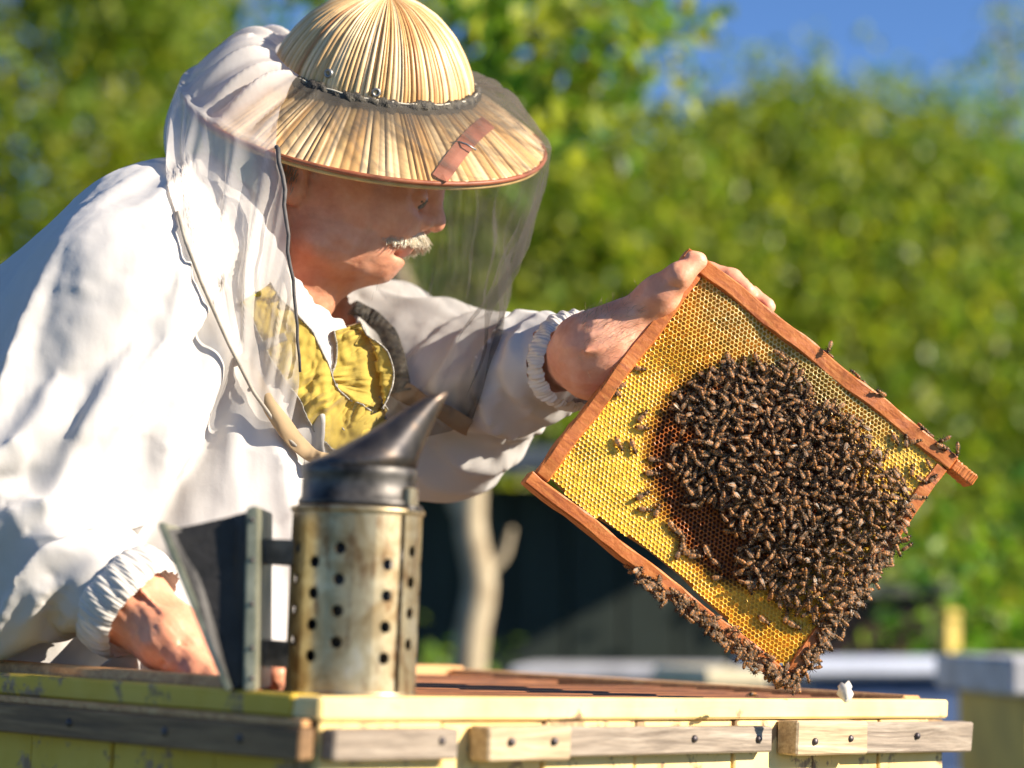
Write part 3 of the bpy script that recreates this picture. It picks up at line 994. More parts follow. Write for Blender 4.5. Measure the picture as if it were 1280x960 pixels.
bees = []      # (matrix in frame space, visibility weight, where)
br = random.Random(11)
def bee_mat(p, n, ang, sc):
    n = Vector(n).normalized()
    a = Vector((0, 1, 0)) if abs(n.y) < 0.9 else Vector((1, 0, 0))
    x = a.cross(n).normalized()
    y = n.cross(x)
    f = x * math.cos(ang) + y * math.sin(ang)
    l = n.cross(f)
    return Matrix(((f.x * sc, l.x * sc, n.x * sc, p[0]), (f.y * sc, l.y * sc, n.y * sc, p[1]), (f.z * sc, l.z * sc, n.z * sc, p[2]), (0, 0, 0, 1)))
def dome(px, py):
    return 0.008 * max(0.0, 1 - ((px - 1018) / 140) ** 2 - ((py - 640) / 150) ** 2) ** 0.7 + 0.002 * max(0.0, 1 - ((px - 900) / 60) ** 2 - ((py - 590) / 80) ** 2) ** 0.7
def put(px, py, where, w, lift=0.0, ang=None, tilt=0.0, sc=None):
    u, v = PL(px, py, 0.008)
    onbar = where in ('bottom', 'side', 'top')
    z = (HW if onbar else comb_z(u, v)) + lift
    gx = gy = 0.0
    if where == 'cluster':
        z += dome(px, py)
        q, s_ = PL(px + 6, py), PL(px, py + 6)
        a, b_ = (dome(px + 6, py) - dome(px - 6, py)) / 0.008, (dome(px, py - 6) - dome(px, py + 6)) / 0.008
        gx, gy = a * math.cos(FT) - b_ * math.sin(FT), a * math.sin(FT) + b_ * math.cos(FT)
    n = (br.gauss(0, tilt) - gx, br.gauss(0, tilt) - gy, 1)
    bees.append((bee_mat((u, v, z + 0.0002), n, br.uniform(0, 6.28) if ang is None else ang, (sc or br.uniform(0.70, 0.86))), w, where))
# loners on the open comb (places read off the photograph)
for px, py, a in [(773, 556, 10), (791, 559, 0), (803, 520, 120), (803, 535, 60), (803, 619, 95), (806, 637, 80), (821, 638, 150), (840, 659, 5), (851, 668, 20), (853, 679, 160), (848, 690, 150), (862, 690, 90), (869, 695, 60), (884, 691, 10), (896, 705, 30), (898, 722, 80), (818, 575, 70), (815, 592, 80), (955, 776, 30), (982, 770, 150), (992, 782, 40)]:
    put(px, py, 'loner', 9, sc=br.uniform(0.86, 1.0), ang=R(a) - FT + R(br.uniform(-12, 12)))
for px, py, a in [(1118, 550, 15), (1131, 551, 165), (1143, 552, 85), (1106, 568, 150), (1120, 590, 20), (1138, 588, 160), (1150, 600, 40), (1165, 598, 120), (1128, 604, 10), (1092, 572, 60), (1150, 622, 75), (1160, 582, 10)]:
    put(px, py, 'right', 9, ang=R(a) - FT)
for px, py, a in [(906, 452, 90), (917, 456, 20), (930, 452, 170), (974, 441, 60), (980, 448, 30), (865, 478, 100), (885, 480, 90), (899, 476, 80), (945, 449, 0), (800, 461, 60)]:
    put(px, py, 'edge', 8, ang=R(a) - FT)
for px, py in [(763, 494), (774, 484), (769, 489), (886, 338), (880, 332)]:
    put(px, py, 'leftbar', 8)
# dense cluster
clus = np.array([(852, 480), (884, 456), (912, 444), (985, 448), (1012, 482), (1040, 500), (1068, 520), (1090, 560), (1104, 580), (1138, 618), (1140, 640), (1112, 682), (1080, 725), (1055, 765), (1035, 790), (1010, 772), (965, 752), (930, 746), (905, 724), (900, 690), (876, 664), (852, 642), (828, 594), (816, 560), (828, 510)], float)
def fill(poly, dmin, n, seed, dens=None):
    r = np.random.default_rng(seed)
    lo, hi = poly.min(0), poly.max(0)
    pts = []
    cand = r.uniform(lo, hi, (n, 2))
    cand = cand[in_poly(cand, poly)]
    for c in cand:
        if dens is not None and 0.5 + 0.42 * float(vnoise(np.array([[c[0] / 6.5, c[1] / 6.5, seed]]), 77)[0]) > dens(c): continue
        if all((c[0] - p[0]) ** 2 + (c[1] - p[1]) ** 2 > dmin * dmin for p in pts): pts.append(c)
    return pts
def dens(c):
    # open patches of brood comb at the rim, thinner over the pale arc low down
    d = 1.0
    d -= 0.82 * math.exp(-((c[0] - 845) ** 2 + (c[1] - 545) ** 2) / 900)
    d -= 0.8 * math.exp(-((c[0] - 880) ** 2 + (c[1] - 650) ** 2) / 800)
    d -= 0.7 * math.exp(-((c[0] - 915) ** 2 + (c[1] - 685) ** 2) / 700)
    d -= 0.8 * math.exp(-((c[0] - 965) ** 2 + (c[1] - 800) ** 2) / 900)
    e = min(math.hypot(c[0] - q[0], c[1] - q[1]) for q in CLE)
    d *= 0.10 + 0.90 * min(1.0, e / 30) if (c[0] < 960 or c[1] < 520) else 0.5 + 0.5 * min(1.0, e / 15)
    return d
CLE = [clus[k] + (clus[(k + 1) % len(clus)] - clus[k]) * t for k in range(len(clus)) for t in (0, .25, .5, .75)]
for c in fill(clus, 7.4, 16000, 1, dens): put(c[0], c[1], 'cluster', 1, 0.0, tilt=0.15)
inner = clus.mean(0) + (clus - clus.mean(0)) * 0.93
dens2 = dens
for c in fill(inner, 10.5, 12000, 2, dens2): put(c[0], c[1], 'cluster', 3, 0.0033, tilt=0.28)
inner2 = clus.mean(0) + np.array((25, 22)) + (clus - clus.mean(0)) * 0.66
for c in fill(inner2, 15, 9000, 3): put(c[0], c[1], 'cluster', 5, 0.0066, tilt=0.4)
# bars swarming with bees
def along(p0, p1, n, where, wid, out, seed):
    r = random.Random(seed)
    for k in range(n):
        t = (k + r.random()) / n
        px, py = p0[0] + (p1[0] - p0[0]) * t, p0[1] + (p1[1] - p0[1]) * t
        u, v = PL(px, py, HW)
        if r.random() < out:     # clinging to the outer edge of the bar
            nn = (1, 0, 0.5 + r.random()) if where == 'side' else ((0, 1, 0.4) if where == 'top' else (0, -1, 0.5 + r.random()))
            uu = u1 if where == 'side' else u
            vv_ = v if where == 'side' else (v1 if where == 'top' else v0)
            bees.append((bee_mat((uu, vv_, r.uniform(0.0, HW)), nn, r.uniform(0, 6.28), r.uniform(0.70, 0.86)), 7, where))
        else:
            put(px + r.uniform(-wid, wid), py + r.uniform(-wid, wid), where, 7, 0.0, tilt=0.2)
along((785, 715), (978, 852), 96, 'bottom', 9, 0.42, 4)
along((800, 722), (975, 838), 40, 'bottom', 10, 0.0, 14)
along((1128, 674), (990, 850), 84, 'side', 9, 0.45, 5)
along((1105, 698), (1000, 838), 40, 'side', 10, 0.0, 15)
along((1020, 425), (1110, 500), 5, 'top', 3, 0.8, 6)
along((1150, 532), (1198, 568), 7, 'top', 6, 0.3, 7)
along((970, 838), (1000, 858), 14, 'bottom', 8, 0.4, 8)
LAB = {
    'cluster': ('honeybee crawling in the dense dark cluster on the honeycomb', 'bees of the dense cluster on the comb'),
    'loner': ('lone dark honeybee on the bare yellow comb outside the cluster', 'single bees on the bare yellow comb'),
    'right': ('honeybee on the olive capped comb close to the projecting lug', 'bees on the capped comb'),
    'edge': ('honeybee at the upper fringe of the cluster, on bright open cells', 'bees at the upper fringe of the cluster'),
    'leftbar': ('honeybee tucked against the bare side bar near the holding hand', 'bees near the holding hand'),
    'bottom': ('honeybee clinging to the bottom bar of the held frame', 'bees on the bottom bar'),
    'side': ('honeybee clinging to the sunlit swarming side bar of the held frame', 'bees on the swarming side bar'),
    'top': ('honeybee walking on the top bar of the held frame', 'bees on the top bar'),
}
order = sorted(range(len(bees)), key=lambda k: -bees[k][1] - 1e-6 * ((k * 7919) % len(bees)))
NIND = 299
print('bees', len(bees))
for k in order[:NIND]:
    M, w, where = bees[k]
    o = bpy.data.objects.new('honeybee', BM[k % 6][0])
    COL.objects.link(o)
    o.matrix_world = FMX @ M
    tag(o, LAB[where][0], 'bee', LAB[where][1])
SV, SF, SCc, SMI = [], [], [], []
no = 0
for k in order[NIND:]:
    me, V, F, C, MI = BM[k % 6]
    M = np.array(FMX @ bees[k][0])
    SV.append(V @ M[:3, :3].T + M[:3, 3])
    SF += [tuple(q + no for q in f) for f in F]
    SCc.append(C)
    SMI += MI
    no += len(V)
if SV:
    o = mk('bee_mass', np.concatenate(SV), SF, [BEE, WING], None, True, np.concatenate(SCc))
    o.data.polygons.foreach_set('material_index', np.array(SMI))
    tag(o, 'mass of dark honeybees in the lower layer of the cluster on the comb', 'bees', kind='stuff')
# one bee on the rim of the open hive
lb = HINV @ W(941, 862, 1.9)
hb = bpy.data.objects.new('honeybee', BM[0][0])
COL.objects.link(hb)
hb.matrix_world = HM @ Matrix.Translation((min(lb.x, L1 - 0.013), lb.y, 0.0032)) @ Matrix.Rotation(R(200), 4, 'Z')
tag(hb, 'honeybee standing on the brown rim of the open hive', 'bee')
# ================================================================ the beekeeper
def surface_nets(f, org, h):
    """naive surface nets on a sampled distance field (negative inside) -> verts, quads"""
    nx, ny, nz = f.shape
    s = f < 0
    cnt = np.zeros((nx - 1, ny - 1, nz - 1), np.int8)
    for a in (0, 1):
        for b in (0, 1):
            for c in (0, 1):
                cnt += s[a:nx - 1 + a, b:ny - 1 + b, c:nz - 1 + c]
    act = (cnt > 0) & (cnt < 8)
    I, J, K = np.nonzero(act)
    idx = -np.ones(act.shape, np.int64)
    idx[I, J, K] = np.arange(len(I))
    acc = np.zeros((len(I), 3))
    num = np.zeros(len(I))
    co = [(a, b, c) for a in (0, 1) for b in (0, 1) for c in (0, 1)]
    for p in co:
        for q in co:
            if sum(abs(p[k] - q[k]) for k in range(3)) == 1 and p < q:
                fa, fb = f[I + p[0], J + p[1], K + p[2]], f[I + q[0], J + q[1], K + q[2]]
                m = (fa < 0) != (fb < 0)
                t = np.where(m, fa / np.where(m, fa - fb, 1), 0)
                acc += m[:, None] * (np.array(p) + t[:, None] * (np.array(q) - np.array(p)))
                num += m
    V = (acc / num[:, None] + np.stack([I, J, K], 1)) * h + np.array(org)
    quads = []
    for ax in range(3):
        sl0 = [slice(1, -1)] * 3
        sl1 = [slice(1, -1)] * 3
        sl0[ax] = slice(0, f.shape[ax] - 1)
        sl1[ax] = slice(1, f.shape[ax])
        A, B = s[tuple(sl0)], s[tuple(sl1)]
        X = np.argwhere(A != B)
        if len(X) == 0: continue
        flip = A[tuple(X.T)]
        off = np.ones(3, int)
        off[ax] = 0
        X = X + off
        b, c = (ax + 1) % 3, (ax + 2) % 3
        def cell(db, dc):
            Y = X.copy()
            Y[:, b] += db
            Y[:, c] += dc
            return idx[tuple(Y.T)]
        q = np.stack([cell(-1, -1), cell(0, -1), cell(0, 0), cell(-1, 0)], 1)
        q = np.where(flip[:, None], q, q[:, ::-1])
        quads.append(q)
    return V, np.concatenate(quads)

def cone(P, a, ra, b, rb):
    a, b = np.array(a, float), np.array(b, float)
    d = b - a
    t = np.clip(((P - a) @ d) / max(d @ d, 1e-12), 0, 1)
    return np.linalg.norm(P - a - t[..., None] * d, axis=-1) - (ra + (rb - ra) * t)
def ellip(P, c, r, rot=None):
    q = P - np.array(c, float)
    if rot is not None: q = q @ np.array(rot)
    r = np.array(r, float)
    k0 = np.linalg.norm(q / r, axis=-1)
    k1 = np.linalg.norm(q / (r * r), axis=-1)
    return k0 * (k0 - 1) / np.maximum(k1, 1e-9)
def smin(a, b, k):
    h = np.maximum(k - np.abs(a - b), 0) / k
    return np.minimum(a, b) - h * h * k * 0.25
def ssub(a, b, k):
    return -smin(-a, b, k)
def grid(lo, hi, h):
    ax = [np.arange(lo[i], hi[i] + h, h) for i in range(3)]
    return np.stack(np.meshgrid(*ax, indexing='ij'), -1).astype(np.float64)
def bounds(pts, pad):
    A = np.array([tuple(p) for p in pts])
    return A.min(0) - pad, A.max(0) + pad

# ---------------------------------------------------------------- skin, cloth
def mat_skin():
    t = NT('skin')
    v = t.coord('Object')
    f = t.noise(v, 38, 6, 0.65)
    f2 = t.noise(v, 9, 3)
    c = t.ramp(f, [(0.3, (0.66, 0.26, 0.14)), (0.55, (0.80, 0.38, 0.23)), (0.75, (0.86, 0.49, 0.34))])
    c = t.mix(t.ramp(f2, [(0.45, (0, 0, 0)), (0.7, (0.5, 0.5, 0.5))]), c, (0.62, 0.22, 0.14))
    t.base(c)
    t.set(Roughness=0.48)
    t.b.inputs['Subsurface Weight'].default_value = 0.22
    t.b.inputs['Subsurface Radius'].default_value = (0.006, 0.0025, 0.0012)
    t.b.inputs['Subsurface Scale'].default_value = 0.6
    w = t.noise(t.coord('Object', (1, 1, 1.6)), 120, 5, 0.7, 0.6)
    t.bump(w, 0.35, 0.0016)
    return t.m
SKIN = mat_skin()
def mat_cloth(name, c, trans=0.12, bump=0.25, crease=0.0, stain=False):
    t = NT(name)
    v = t.coord('Object')
    f = t.noise(v, 14, 5)
    cc = t.ramp(f, [(0.3, tuple(q * 0.93 for q in c)), (0.7, c)])
    if stain:
        st = t.ramp(t.noise(v, 32, 6, 0.62), [(0.70, (0, 0, 0)), (0.80, (0.22, 0.22, 0.22))])
        cc = t.mix(st, cc, (0.45, 0.33, 0.2))
    t.base(cc)
    t.set(Roughness=0.85)
    t.b.inputs['Specular IOR Level'].default_value = 0.2
    t.b.inputs['Sheen Weight'].default_value = 0.15
    nb1 = t.n('Bump')
    nb1.inputs['Strength'].default_value = bump
    nb1.inputs['Distance'].default_value = 0.0006
    t.l(t.noise(t.coord('Object'), 220, 3), nb1.inputs['Height'])
    if crease:
        rd = t.n('TexNoise')
        rd.inputs['Scale'].default_value = 20
        rd.inputs['Detail'].default_value = 3
        rd.inputs['Distortion'].default_value = 0.4
        t.l(t.coord('Object', (1.0, 1.0, 0.22), (0, 0.6, 0.2)), rd.inputs['Vector'])
        nb2 = t.n('Bump')
        nb2.inputs['Strength'].default_value = crease
        nb2.inputs['Distance'].default_value = 0.006
        t.l(rd.outputs[0], nb2.inputs['Height'])
        t.l(nb1.outputs[0], nb2.inputs['Normal'])
        nb1 = nb2
    t.l(nb1.outputs[0], t.b.inputs['Normal'])
    if trans:
        tr = t.n('BsdfTranslucent')
        t.l(cc, tr.inputs[0])
        ms = t.n('MixShader', i_0=trans)
        t.l(t.b.outputs[0], ms.inputs[1])
        t.l(tr.outputs[0], ms.inputs[2])
        t.l(ms.outputs[0], t.out.inputs[0])
    return t.m
WHITE = mat_cloth('white_cotton', (0.64, 0.62, 0.595), crease=0.4, stain=True)
TROUS = mat_cloth('grey_trouser_cloth', (0.16, 0.16, 0.17), 0)

DH = 2.10
def HP(px, py, dy=0.0):
    p = W(px, py, DH)
    return np.array((p.x, p.y + dy, p.z))
mm = 0.001

def build_head():
    h = 0.0022
    lo, hi = bounds([HP(265, 455, -0.09), HP(585, 30, 0.09)], 0.0)
    P = grid(lo, hi, h)
    f = ellip(P, HP(442, 165), (0.088, 0.074, 0.074))
    f = smin(f, ellip(P, HP(452, 250), (0.060, 0.063, 0.064)), 0.03)
    for s in (-1, 1):
        f = smin(f, ellip(P, HP(486, 268, s * 0.030), (0.027, 0.024, 0.024)), 0.016)
        f = smin(f, cone(P, HP(397, 312, s * 0.047), 0.017, HP(470, 326, s * 0.012), 0.0145), 0.022)
        f = smin(f, cone(P, HP(510, 238, s * 0.038), 0.009, HP(534, 234, s * 0.006), 0.0115), 0.014)
    f = smin(f, ellip(P, HP(430, 308), (0.040, 0.046, 0.024)), 0.022)
    f = smin(f, ellip(P, HP(479, 299), (0.021, 0.030, 0.020)), 0.014)
    f = smin(f, ellip(P, HP(468, 327), (0.0150, 0.022, 0.0125)), 0.010)
    f = ssub(f, ellip(P, HP(497, 321), (0.010, 0.026, 0.0028)), 0.006)
    # nose
    f = smin(f, cone(P, HP(532, 232), 0.0090, HP(543, 268), 0.0085), 0.010)
    f = smin(f, ellip(P, HP(543, 277), (0.0098, 0.0105, 0.0098)), 0.006)
    for s in (-1, 1):
        f = ssub(f, ellip(P, HP(533, 257, s * 0.033), (0.013, 0.017, 0.0115)), 0.010)
        f = smin(f, ellip(P, HP(519, 254, s * 0.031), (0.0125, 0.0140, 0.0115)), 0.0025)
        f = ssub(f, cone(P, HP(534, 258, s * 0.024), 0.0006, HP(524, 260, s * 0.043), 0.0006), 0.0022)
        f = smin(f, ellip(P, HP(530, 281, s * 0.0105), (0.0085, 0.0065, 0.0072)), 0.004)
        f = ssub(f, ellip(P, HP(537, 289, s * 0.0058), (0.0052, 0.0032, 0.0040)), 0.002)
        # fold from nose to mouth, bag under the eye
        f = ssub(f, cone(P, HP(517, 279, s * 0.021), 0.0014, HP(489, 309, s * 0.031), 0.0014), 0.007)
        f = ssub(f, cone(P, HP(521, 269, s * 0.020), 0.001, HP(505, 263, s * 0.044), 0.001), 0.005)
        for k in range(4):
            f = ssub(f, cone(P, HP(505 - 2 * k, 247 + 5 * k, s * 0.048), 0.0004, HP(488 - 3 * k, 243 + 9 * k, s * 0.056), 0.0004), 0.003)
        f = ssub(f, cone(P, HP(452, 345 - 6, s * 0.040), 0.0006, HP(415, 318, s * 0.052), 0.0006), 0.004)
        f = ssub(f, cone(P, HP(470, 300, s * 0.053), 0.001, HP(448, 330, s * 0.052), 0.001), 0.005)
        # ear
        e = ellip(P, HP(371, 226, s * 0.069), (0.0165, 0.0075, 0.030))
        e = ssub(e, ellip(P, HP(374, 222, s * 0.077), (0.0085, 0.006, 0.018)), 0.004)
        e = ssub(e, ellip(P, HP(380, 240, s * 0.078), (0.0055, 0.008, 0.0065)), 0.003)
        e = smin(e, ellip(P, HP(372, 255, s * 0.066), (0.0095, 0.0065, 0.0105)), 0.006)
        f = smin(f, e, 0.006)
    # lips
    f = smin(f, ellip(P, HP(499, 300), (0.0095, 0.021, 0.0065)), 0.006)
    f = smin(f, ellip(P, HP(494, 311), (0.0080, 0.019, 0.0052)), 0.003)
    f = ssub(f, ellip(P, HP(503, 306), (0.011, 0.022, 0.0010)), 0.0015)
    # neck and throat
    nk = cone(P, HP(300, 440, 0.02), 0.050, HP(398, 262, 0.0), 0.052)
    nk = smin(nk, cone(P, HP(345, 400, 0.01), 0.024, HP(422, 318), 0.018), 0.02)
    f = smin(f, nk, 0.025)
    f += 0.0006 * vnoise(P.reshape(-1, 3) * 160, 9).reshape(f.shape)
    f[..., 0] = np.maximum(f[..., 0], 0.001)
    f[0] = np.maximum(f[0], 0.001)
    return surface_nets(f, lo, h)

def FP(px, py, w):
    u, v = PL(px, py, w)
    return np.array(FMX @ Vector((u, v, w)))
def D(px, py, d):
    return np.array(W(px, py, d))
def chain(P, f, pts, rad, k):
    for i in range(len(pts) - 1):
        f = smin(f, cone(P, pts[i], rad[i], pts[i + 1], rad[i + 1]), k)
    return f
def nails(P, f, tip, ax, r):
    return f

def build_left_hand():
    h = 0.0017
    wr = FP(748, 443, -0.022)
    th = [FP(786, 412, -0.016), FP(824, 369, 0.006), FP(849, 345, 0.0215), FP(872, 326, 0.0225)]
    thr = [0.0195, 0.0130, 0.0104, 0.0080]
    fing = [
        ([FP(846, 365, -0.040), FP(884, 341, -0.040), FP(914, 348, -0.030), FP(934, 364, -0.0225)], [0.0105, 0.0093, 0.0085, 0.0072]),
        ([FP(858, 398, -0.044), FP(906, 369, -0.046), FP(938, 371, -0.034), FP(959, 383, -0.0228)], [0.0108, 0.0095, 0.0086, 0.0072]),
        ([FP(856, 430, -0.044), FP(900, 408, -0.046), FP(930, 410, -0.034), FP(948, 424, -0.024)], [0.0105, 0.0090, 0.0080, 0.0068]),
        ([FP(842, 460, -0.040), FP(876, 447, -0.042), FP(898, 450, -0.033), FP(912, 462, -0.024)], [0.0095, 0.0080, 0.0070, 0.0062]),
    ]
    fa = J['lw'] + (J['le'] - J['lw']) * 0.22
    allp = [wr, fa] + th + [p for c, _ in fing for p in c]
    lo, hi = bounds(allp, 0.04)
    P = grid(lo, hi, h)
    f = cone(P, fa, 0.023, wr, 0.0305)
    f = smin(f, cone(P, FP(735, 432, -0.028), 0.026, FP(742, 462, -0.03), 0.024), 0.02)
    palm = None
    for c, r in fing:
        q = cone(P, wr * 0.7 + c[0] * 0.3, 0.0185, c[0], 0.0125)
        palm = q if palm is None else smin(palm, q, 0.016)
    f = smin(f, palm, 0.025)
    f = smin(f, cone(P, FP(770, 432, -0.018), 0.021, th[0], 0.0185), 0.02)
    f = smin(f, cone(P, FP(762, 424, -0.020), 0.0215, th[1], 0.0125), 0.012)
    f = chain(P, f, th, thr, 0.007)
    for a_, b_ in (((738, 420, 0.006), (800, 398, 0.004)), ((730, 440, 0.010), (796, 424, 0.002)), ((742, 404, 0.002), (786, 392, 0.006))):
        f = smin(f, cone(P, FP(*a_), 0.0012, FP(*b_), 0.0010), 0.006)
    for k in range(5):
        f = ssub(f, cone(P, FP(752 + 5 * k, 402 + 3 * k, 0.014), 0.0004, FP(758 + 6 * k, 470, 0.012), 0.0004), 0.0035)
    for q_ in (0.35, 0.5, 0.62):
        c_ = th[1] * (1 - q_) + th[2] * q_
        f = ssub(f, cone(P, c_ + np.array((-0.008, -0.011, 0.004)), 0.0003, c_ + np.array((0.004, -0.011, -0.006)), 0.0003), 0.003)
    f = smin(f, cone(P, th[1], 0.011, FP(846, 372, -0.025), 0.011), 0.018)      # web of skin
    for c, r in fing:
        g = cone(P, c[0], r[0], c[1], r[1])
        g = chain(P, g, c[1:], r[1:], 0.004)
        f = smin(f, g, 0.005)
    # thumb nail lies towards the sky
    n = ellip(P, FP(866, 320, 0.0262), (0.0068, 0.003, 0.0045))
    f = smin(f, n, 0.002)
    # tendons
    f += 0.0007 * vnoise(P.reshape(-1, 3) * 190, 21).reshape(f.shape)
    return surface_nets(f, lo, h)

def build_right_hand():
    h = 0.0018
    rw = J['rw']
    fa, wr = rw + (J['re'] - rw) * 0.25, D(206, 792, 1.862)
    kn = [D(270, 828, 1.846), D(272, 836, 1.853), D(270, 843, 1.862), D(264, 849, 1.872)]
    fing = []
    for k, q in enumerate(kn):
        fing.append(([q, D(303, 834 + 5 * k, 1.838 + 0.006 * k), D(332, 838 + 5 * k, 1.822 + 0.005 * k), D(346, 842 + 4.5 * k, 1.806 + 0.004 * k)], [0.0100, 0.0090, 0.0083, 0.0074]))
    th = [D(226, 818, 1.842), D(248, 838, 1.832), D(268, 848, 1.828), D(288, 852, 1.826)]
    lo, hi = bounds([fa, wr] + kn + th + [p for c, _ in fing for p in c], 0.045)
    P = grid(lo, hi, h)
    f = cone(P, fa, 0.022, rw, 0.0300)
    f = smin(f, cone(P, rw, 0.0300, wr, 0.0240), 0.01)
    palm = None
    for c, r in fing:
        q = cone(P, wr * 0.85 + c[0] * 0.15, 0.0175, c[0], 0.0115)
        palm = q if palm is None else smin(palm, q, 0.012)
    f = smin(f, palm, 0.02)
    f = smin(f, cone(P, D(208, 800, 1.846), 0.0165, th[0], 0.0145), 0.012)
    f = chain(P, f, th, [0.0145, 0.0125, 0.0105, 0.0088], 0.006)
    for c, r in fing:
        g = cone(P, c[0], r[0], c[1], r[1])
        g = chain(P, g, c[1:], r[1:], 0.004)
        f = smin(f, g, 0.004)
    # creases where the wrist bends, tendons over the back of the hand
    for k in range(4):
        f = ssub(f, cone(P, D(196 + 8 * k, 838 - 4 * k, 1.835), 0.0005, D(236 + 6 * k, 792 - 2 * k, 1.828), 0.0005), 0.004)
    for k in range(3):
        f = smin(f, cone(P, D(176, 738 + 18 * k, 1.843), 0.001, D(236, 800 + 9 * k, 1.834), 0.001), 0.006)
    f += 0.0009 * vnoise(P.reshape(-1, 3) * 190, 22).reshape(f.shape)
    return surface_nets(f, lo, h)

# skeleton of the clothed trunk, shared by body and jacket
J = dict(
    rs=D(140, 362, 1.955), re=D(-55, 592, 1.93), rw=D(163, 756, 1.875),
    ls=D(318, 402, 2.31), le=D(565, 458, 2.25), lw=D(712, 452, 2.06),
    a=D(225, 372, 2.13), b=D(70, 535, 2.13), c=D(-110, 790, 2.14), nk=D(285, 330, 2.12))
def trunk_field(P, e=0.0, jacket=False):
    wide = lambda c, r, sy: ellip(P, c, (r + e, r * sy + e, r + e))
    f = cone(P, J['a'] - [0, 0.075, 0], 0.108 + e, J['b'] - [0, 0.055, 0], 0.112 + e)
    f = smin(f, cone(P, J['a'] + [0, 0.075, 0], 0.108 + e, J['b'] + [0, 0.055, 0], 0.112 + e), 0.06)
    f = smin(f, cone(P, J['b'] - [0, 0.05, 0], 0.115 + e, J['c'] - [0, 0.05, 0], 0.13 + e), 0.06)
    f = smin(f, cone(P, J['b'] + [0, 0.05, 0], 0.115 + e, J['c'] + [0, 0.05, 0], 0.13 + e), 0.06)
    f = smin(f, cone(P, J['a'] * 0.5 + J['nk'] * 0.5, 0.085 + e, J['nk'], 0.06 + e), 0.05)
    ja = 0.022 if jacket else 0.0
    f = smin(f, cone(P, J['rs'], 0.066 + e + ja * 0.6, J['re'], 0.05 + e + ja), 0.05)
    f = smin(f, cone(P, J['re'], 0.05 + e + ja * 0.8, J['rw'], 0.034 + e * 0.6 + ja * 0.3), 0.03)
    f = smin(f, cone(P, J['ls'], 0.064 + e + ja * 0.6, J['le'], 0.046 + e + ja), 0.05)
    f = smin(f, cone(P, J['le'], 0.046 + e + ja, J['lw'], 0.032 + e * 0.6 + ja * 0.45), 0.035)
    if jacket:     # loose front that hangs away from the chest
        f = smin(f, cone(P, D(322, 480, 2.10), 0.105, D(352, 610, 2.09), 0.100), 0.06)
        f = smin(f, cone(P, D(352, 610, 2.09), 0.100, D(330, 800, 2.10), 0.105), 0.05)
        f = smin(f, cone(P, D(150, 700, 2.10), 0.12, D(120, 900, 2.10), 0.13), 0.05)
        f = smin(f, cone(P, D(575, 495, 2.22), 0.040, D(665, 482, 2.12), 0.036), 0.03)
    return f

LEG = [D(-60, 860, 2.05), D(-60, 860, 2.25)]
def trunk_mesh(h, e, jacket, legs=False):
    pts = list(J.values()) + [D(480, 600, 2.1), D(350, 900, 2.1)]
    lo, hi = bounds(pts, 0.21)
    P = grid(lo, hi, h)
    return surface_nets(trunk_field(P, e, jacket), lo, h)

def to_bm_mesh(name, V, F):
    me = bpy.data.meshes.new(name)
    me.from_pydata(V.tolist(), [], F.tolist())
    me.update()
    return me

person = thing('person', 'beekeeper in a loose white jacket leaning over the open hive, holding up the frame', 'person', (J['c'][0] - 0.05, 2.14, 0))
Vh, Fh = build_head()
Vl, Fl = build_left_hand()
Vr, Fr = build_right_hand()
Vt, Ft = trunk_mesh(0.013, -0.010, False)
VB, FB, n = [], [], 0
for V_, F_ in ((Vh, Fh), (Vl, Fl), (Vr, Fr), (Vt, Ft)):
    VB.append(V_)
    FB.append(F_ + n)
    n += len(V_)
body = mk('body', np.concatenate(VB), np.concatenate(FB), SKIN, person)

# ---------------------------------------------------------------- jacket: cut, then let the cloth settle
def ridge(x):
    return 1.7 * (1 - np.abs(np.sin(x / 2))) ** 1.6 - 0.6
def seed_folds(V):
    """start of creases: rings round the sleeves, slanting hangs on the trunk"""
    out = np.zeros_like(V)
    for a, b, wl, amp, lon in ((J['le'], J['lw'], 0.036, 0.010, 0), (J['ls'], J['le'], 0.05, 0.009, 0), (J['re'], J['rw'], 0.06, 0.011, 2), (J['rs'], J['re'], 0.3, 0.012, 6)):
        d = (b - a) / np.linalg.norm(b - a)
        s = (V - a) @ d
        q = V - a - s[:, None] * d
        r = np.linalg.norm(q, axis=1)
        m = np.exp(-(np.maximum(0, r - 0.085) / 0.02) ** 2) * np.clip(s / 0.07, 0, 1) * np.clip((np.linalg.norm(b - a) + 0.03 - s) / 0.04, 0, 1) * np.clip((r - 0.03) / 0.03, 0, 1)
        th = vnoise(V * 14, 5) * 2.2
        e1 = np.cross(d, (0, 0, 1.0))
        e1 /= np.linalg.norm(e1)
        phi = np.arctan2(q @ np.cross(d, e1), q @ e1)
        out += (amp * m * ridge(6.283 * s / wl + th * (0.45 if lon else 1) + lon * phi))[:, None] * q / np.maximum(r, 1e-4)[:, None]
    # creases fan out from the near shoulder over chest, side and back
    q = V - J['rs']
    ph = np.arctan2(q[:, 2], q[:, 0])
    rr_ = np.hypot(q[:, 0], q[:, 2])
    fan = ridge(11 * ph + 1.6 * vnoise(V * 7, 8) + 3 * rr_)
    away = np.clip((rr_ - 0.06) / 0.12, 0, 1)
    out[:, 1] -= 0.014 * fan * away * (V[:, 1] < 2.12) * np.clip(0.6 + 0.5 * vnoise(V * 6, 12), 0.1, 1)
    # the loose front hangs in long upright folds
    fr = np.clip((V[:, 0] - J['rs'][0] - 0.08) / 0.05, 0, 1) * np.clip((1.12 - V[:, 2]) / 0.1, 0, 1)
    out[:, 1] -= 0.007 * fr * ridge(V[:, 0] * 150 + V[:, 2] * 30 + 1.5 * vnoise(V * 8, 15)) * (V[:, 1] < 2.12)
    return out
NECK = []
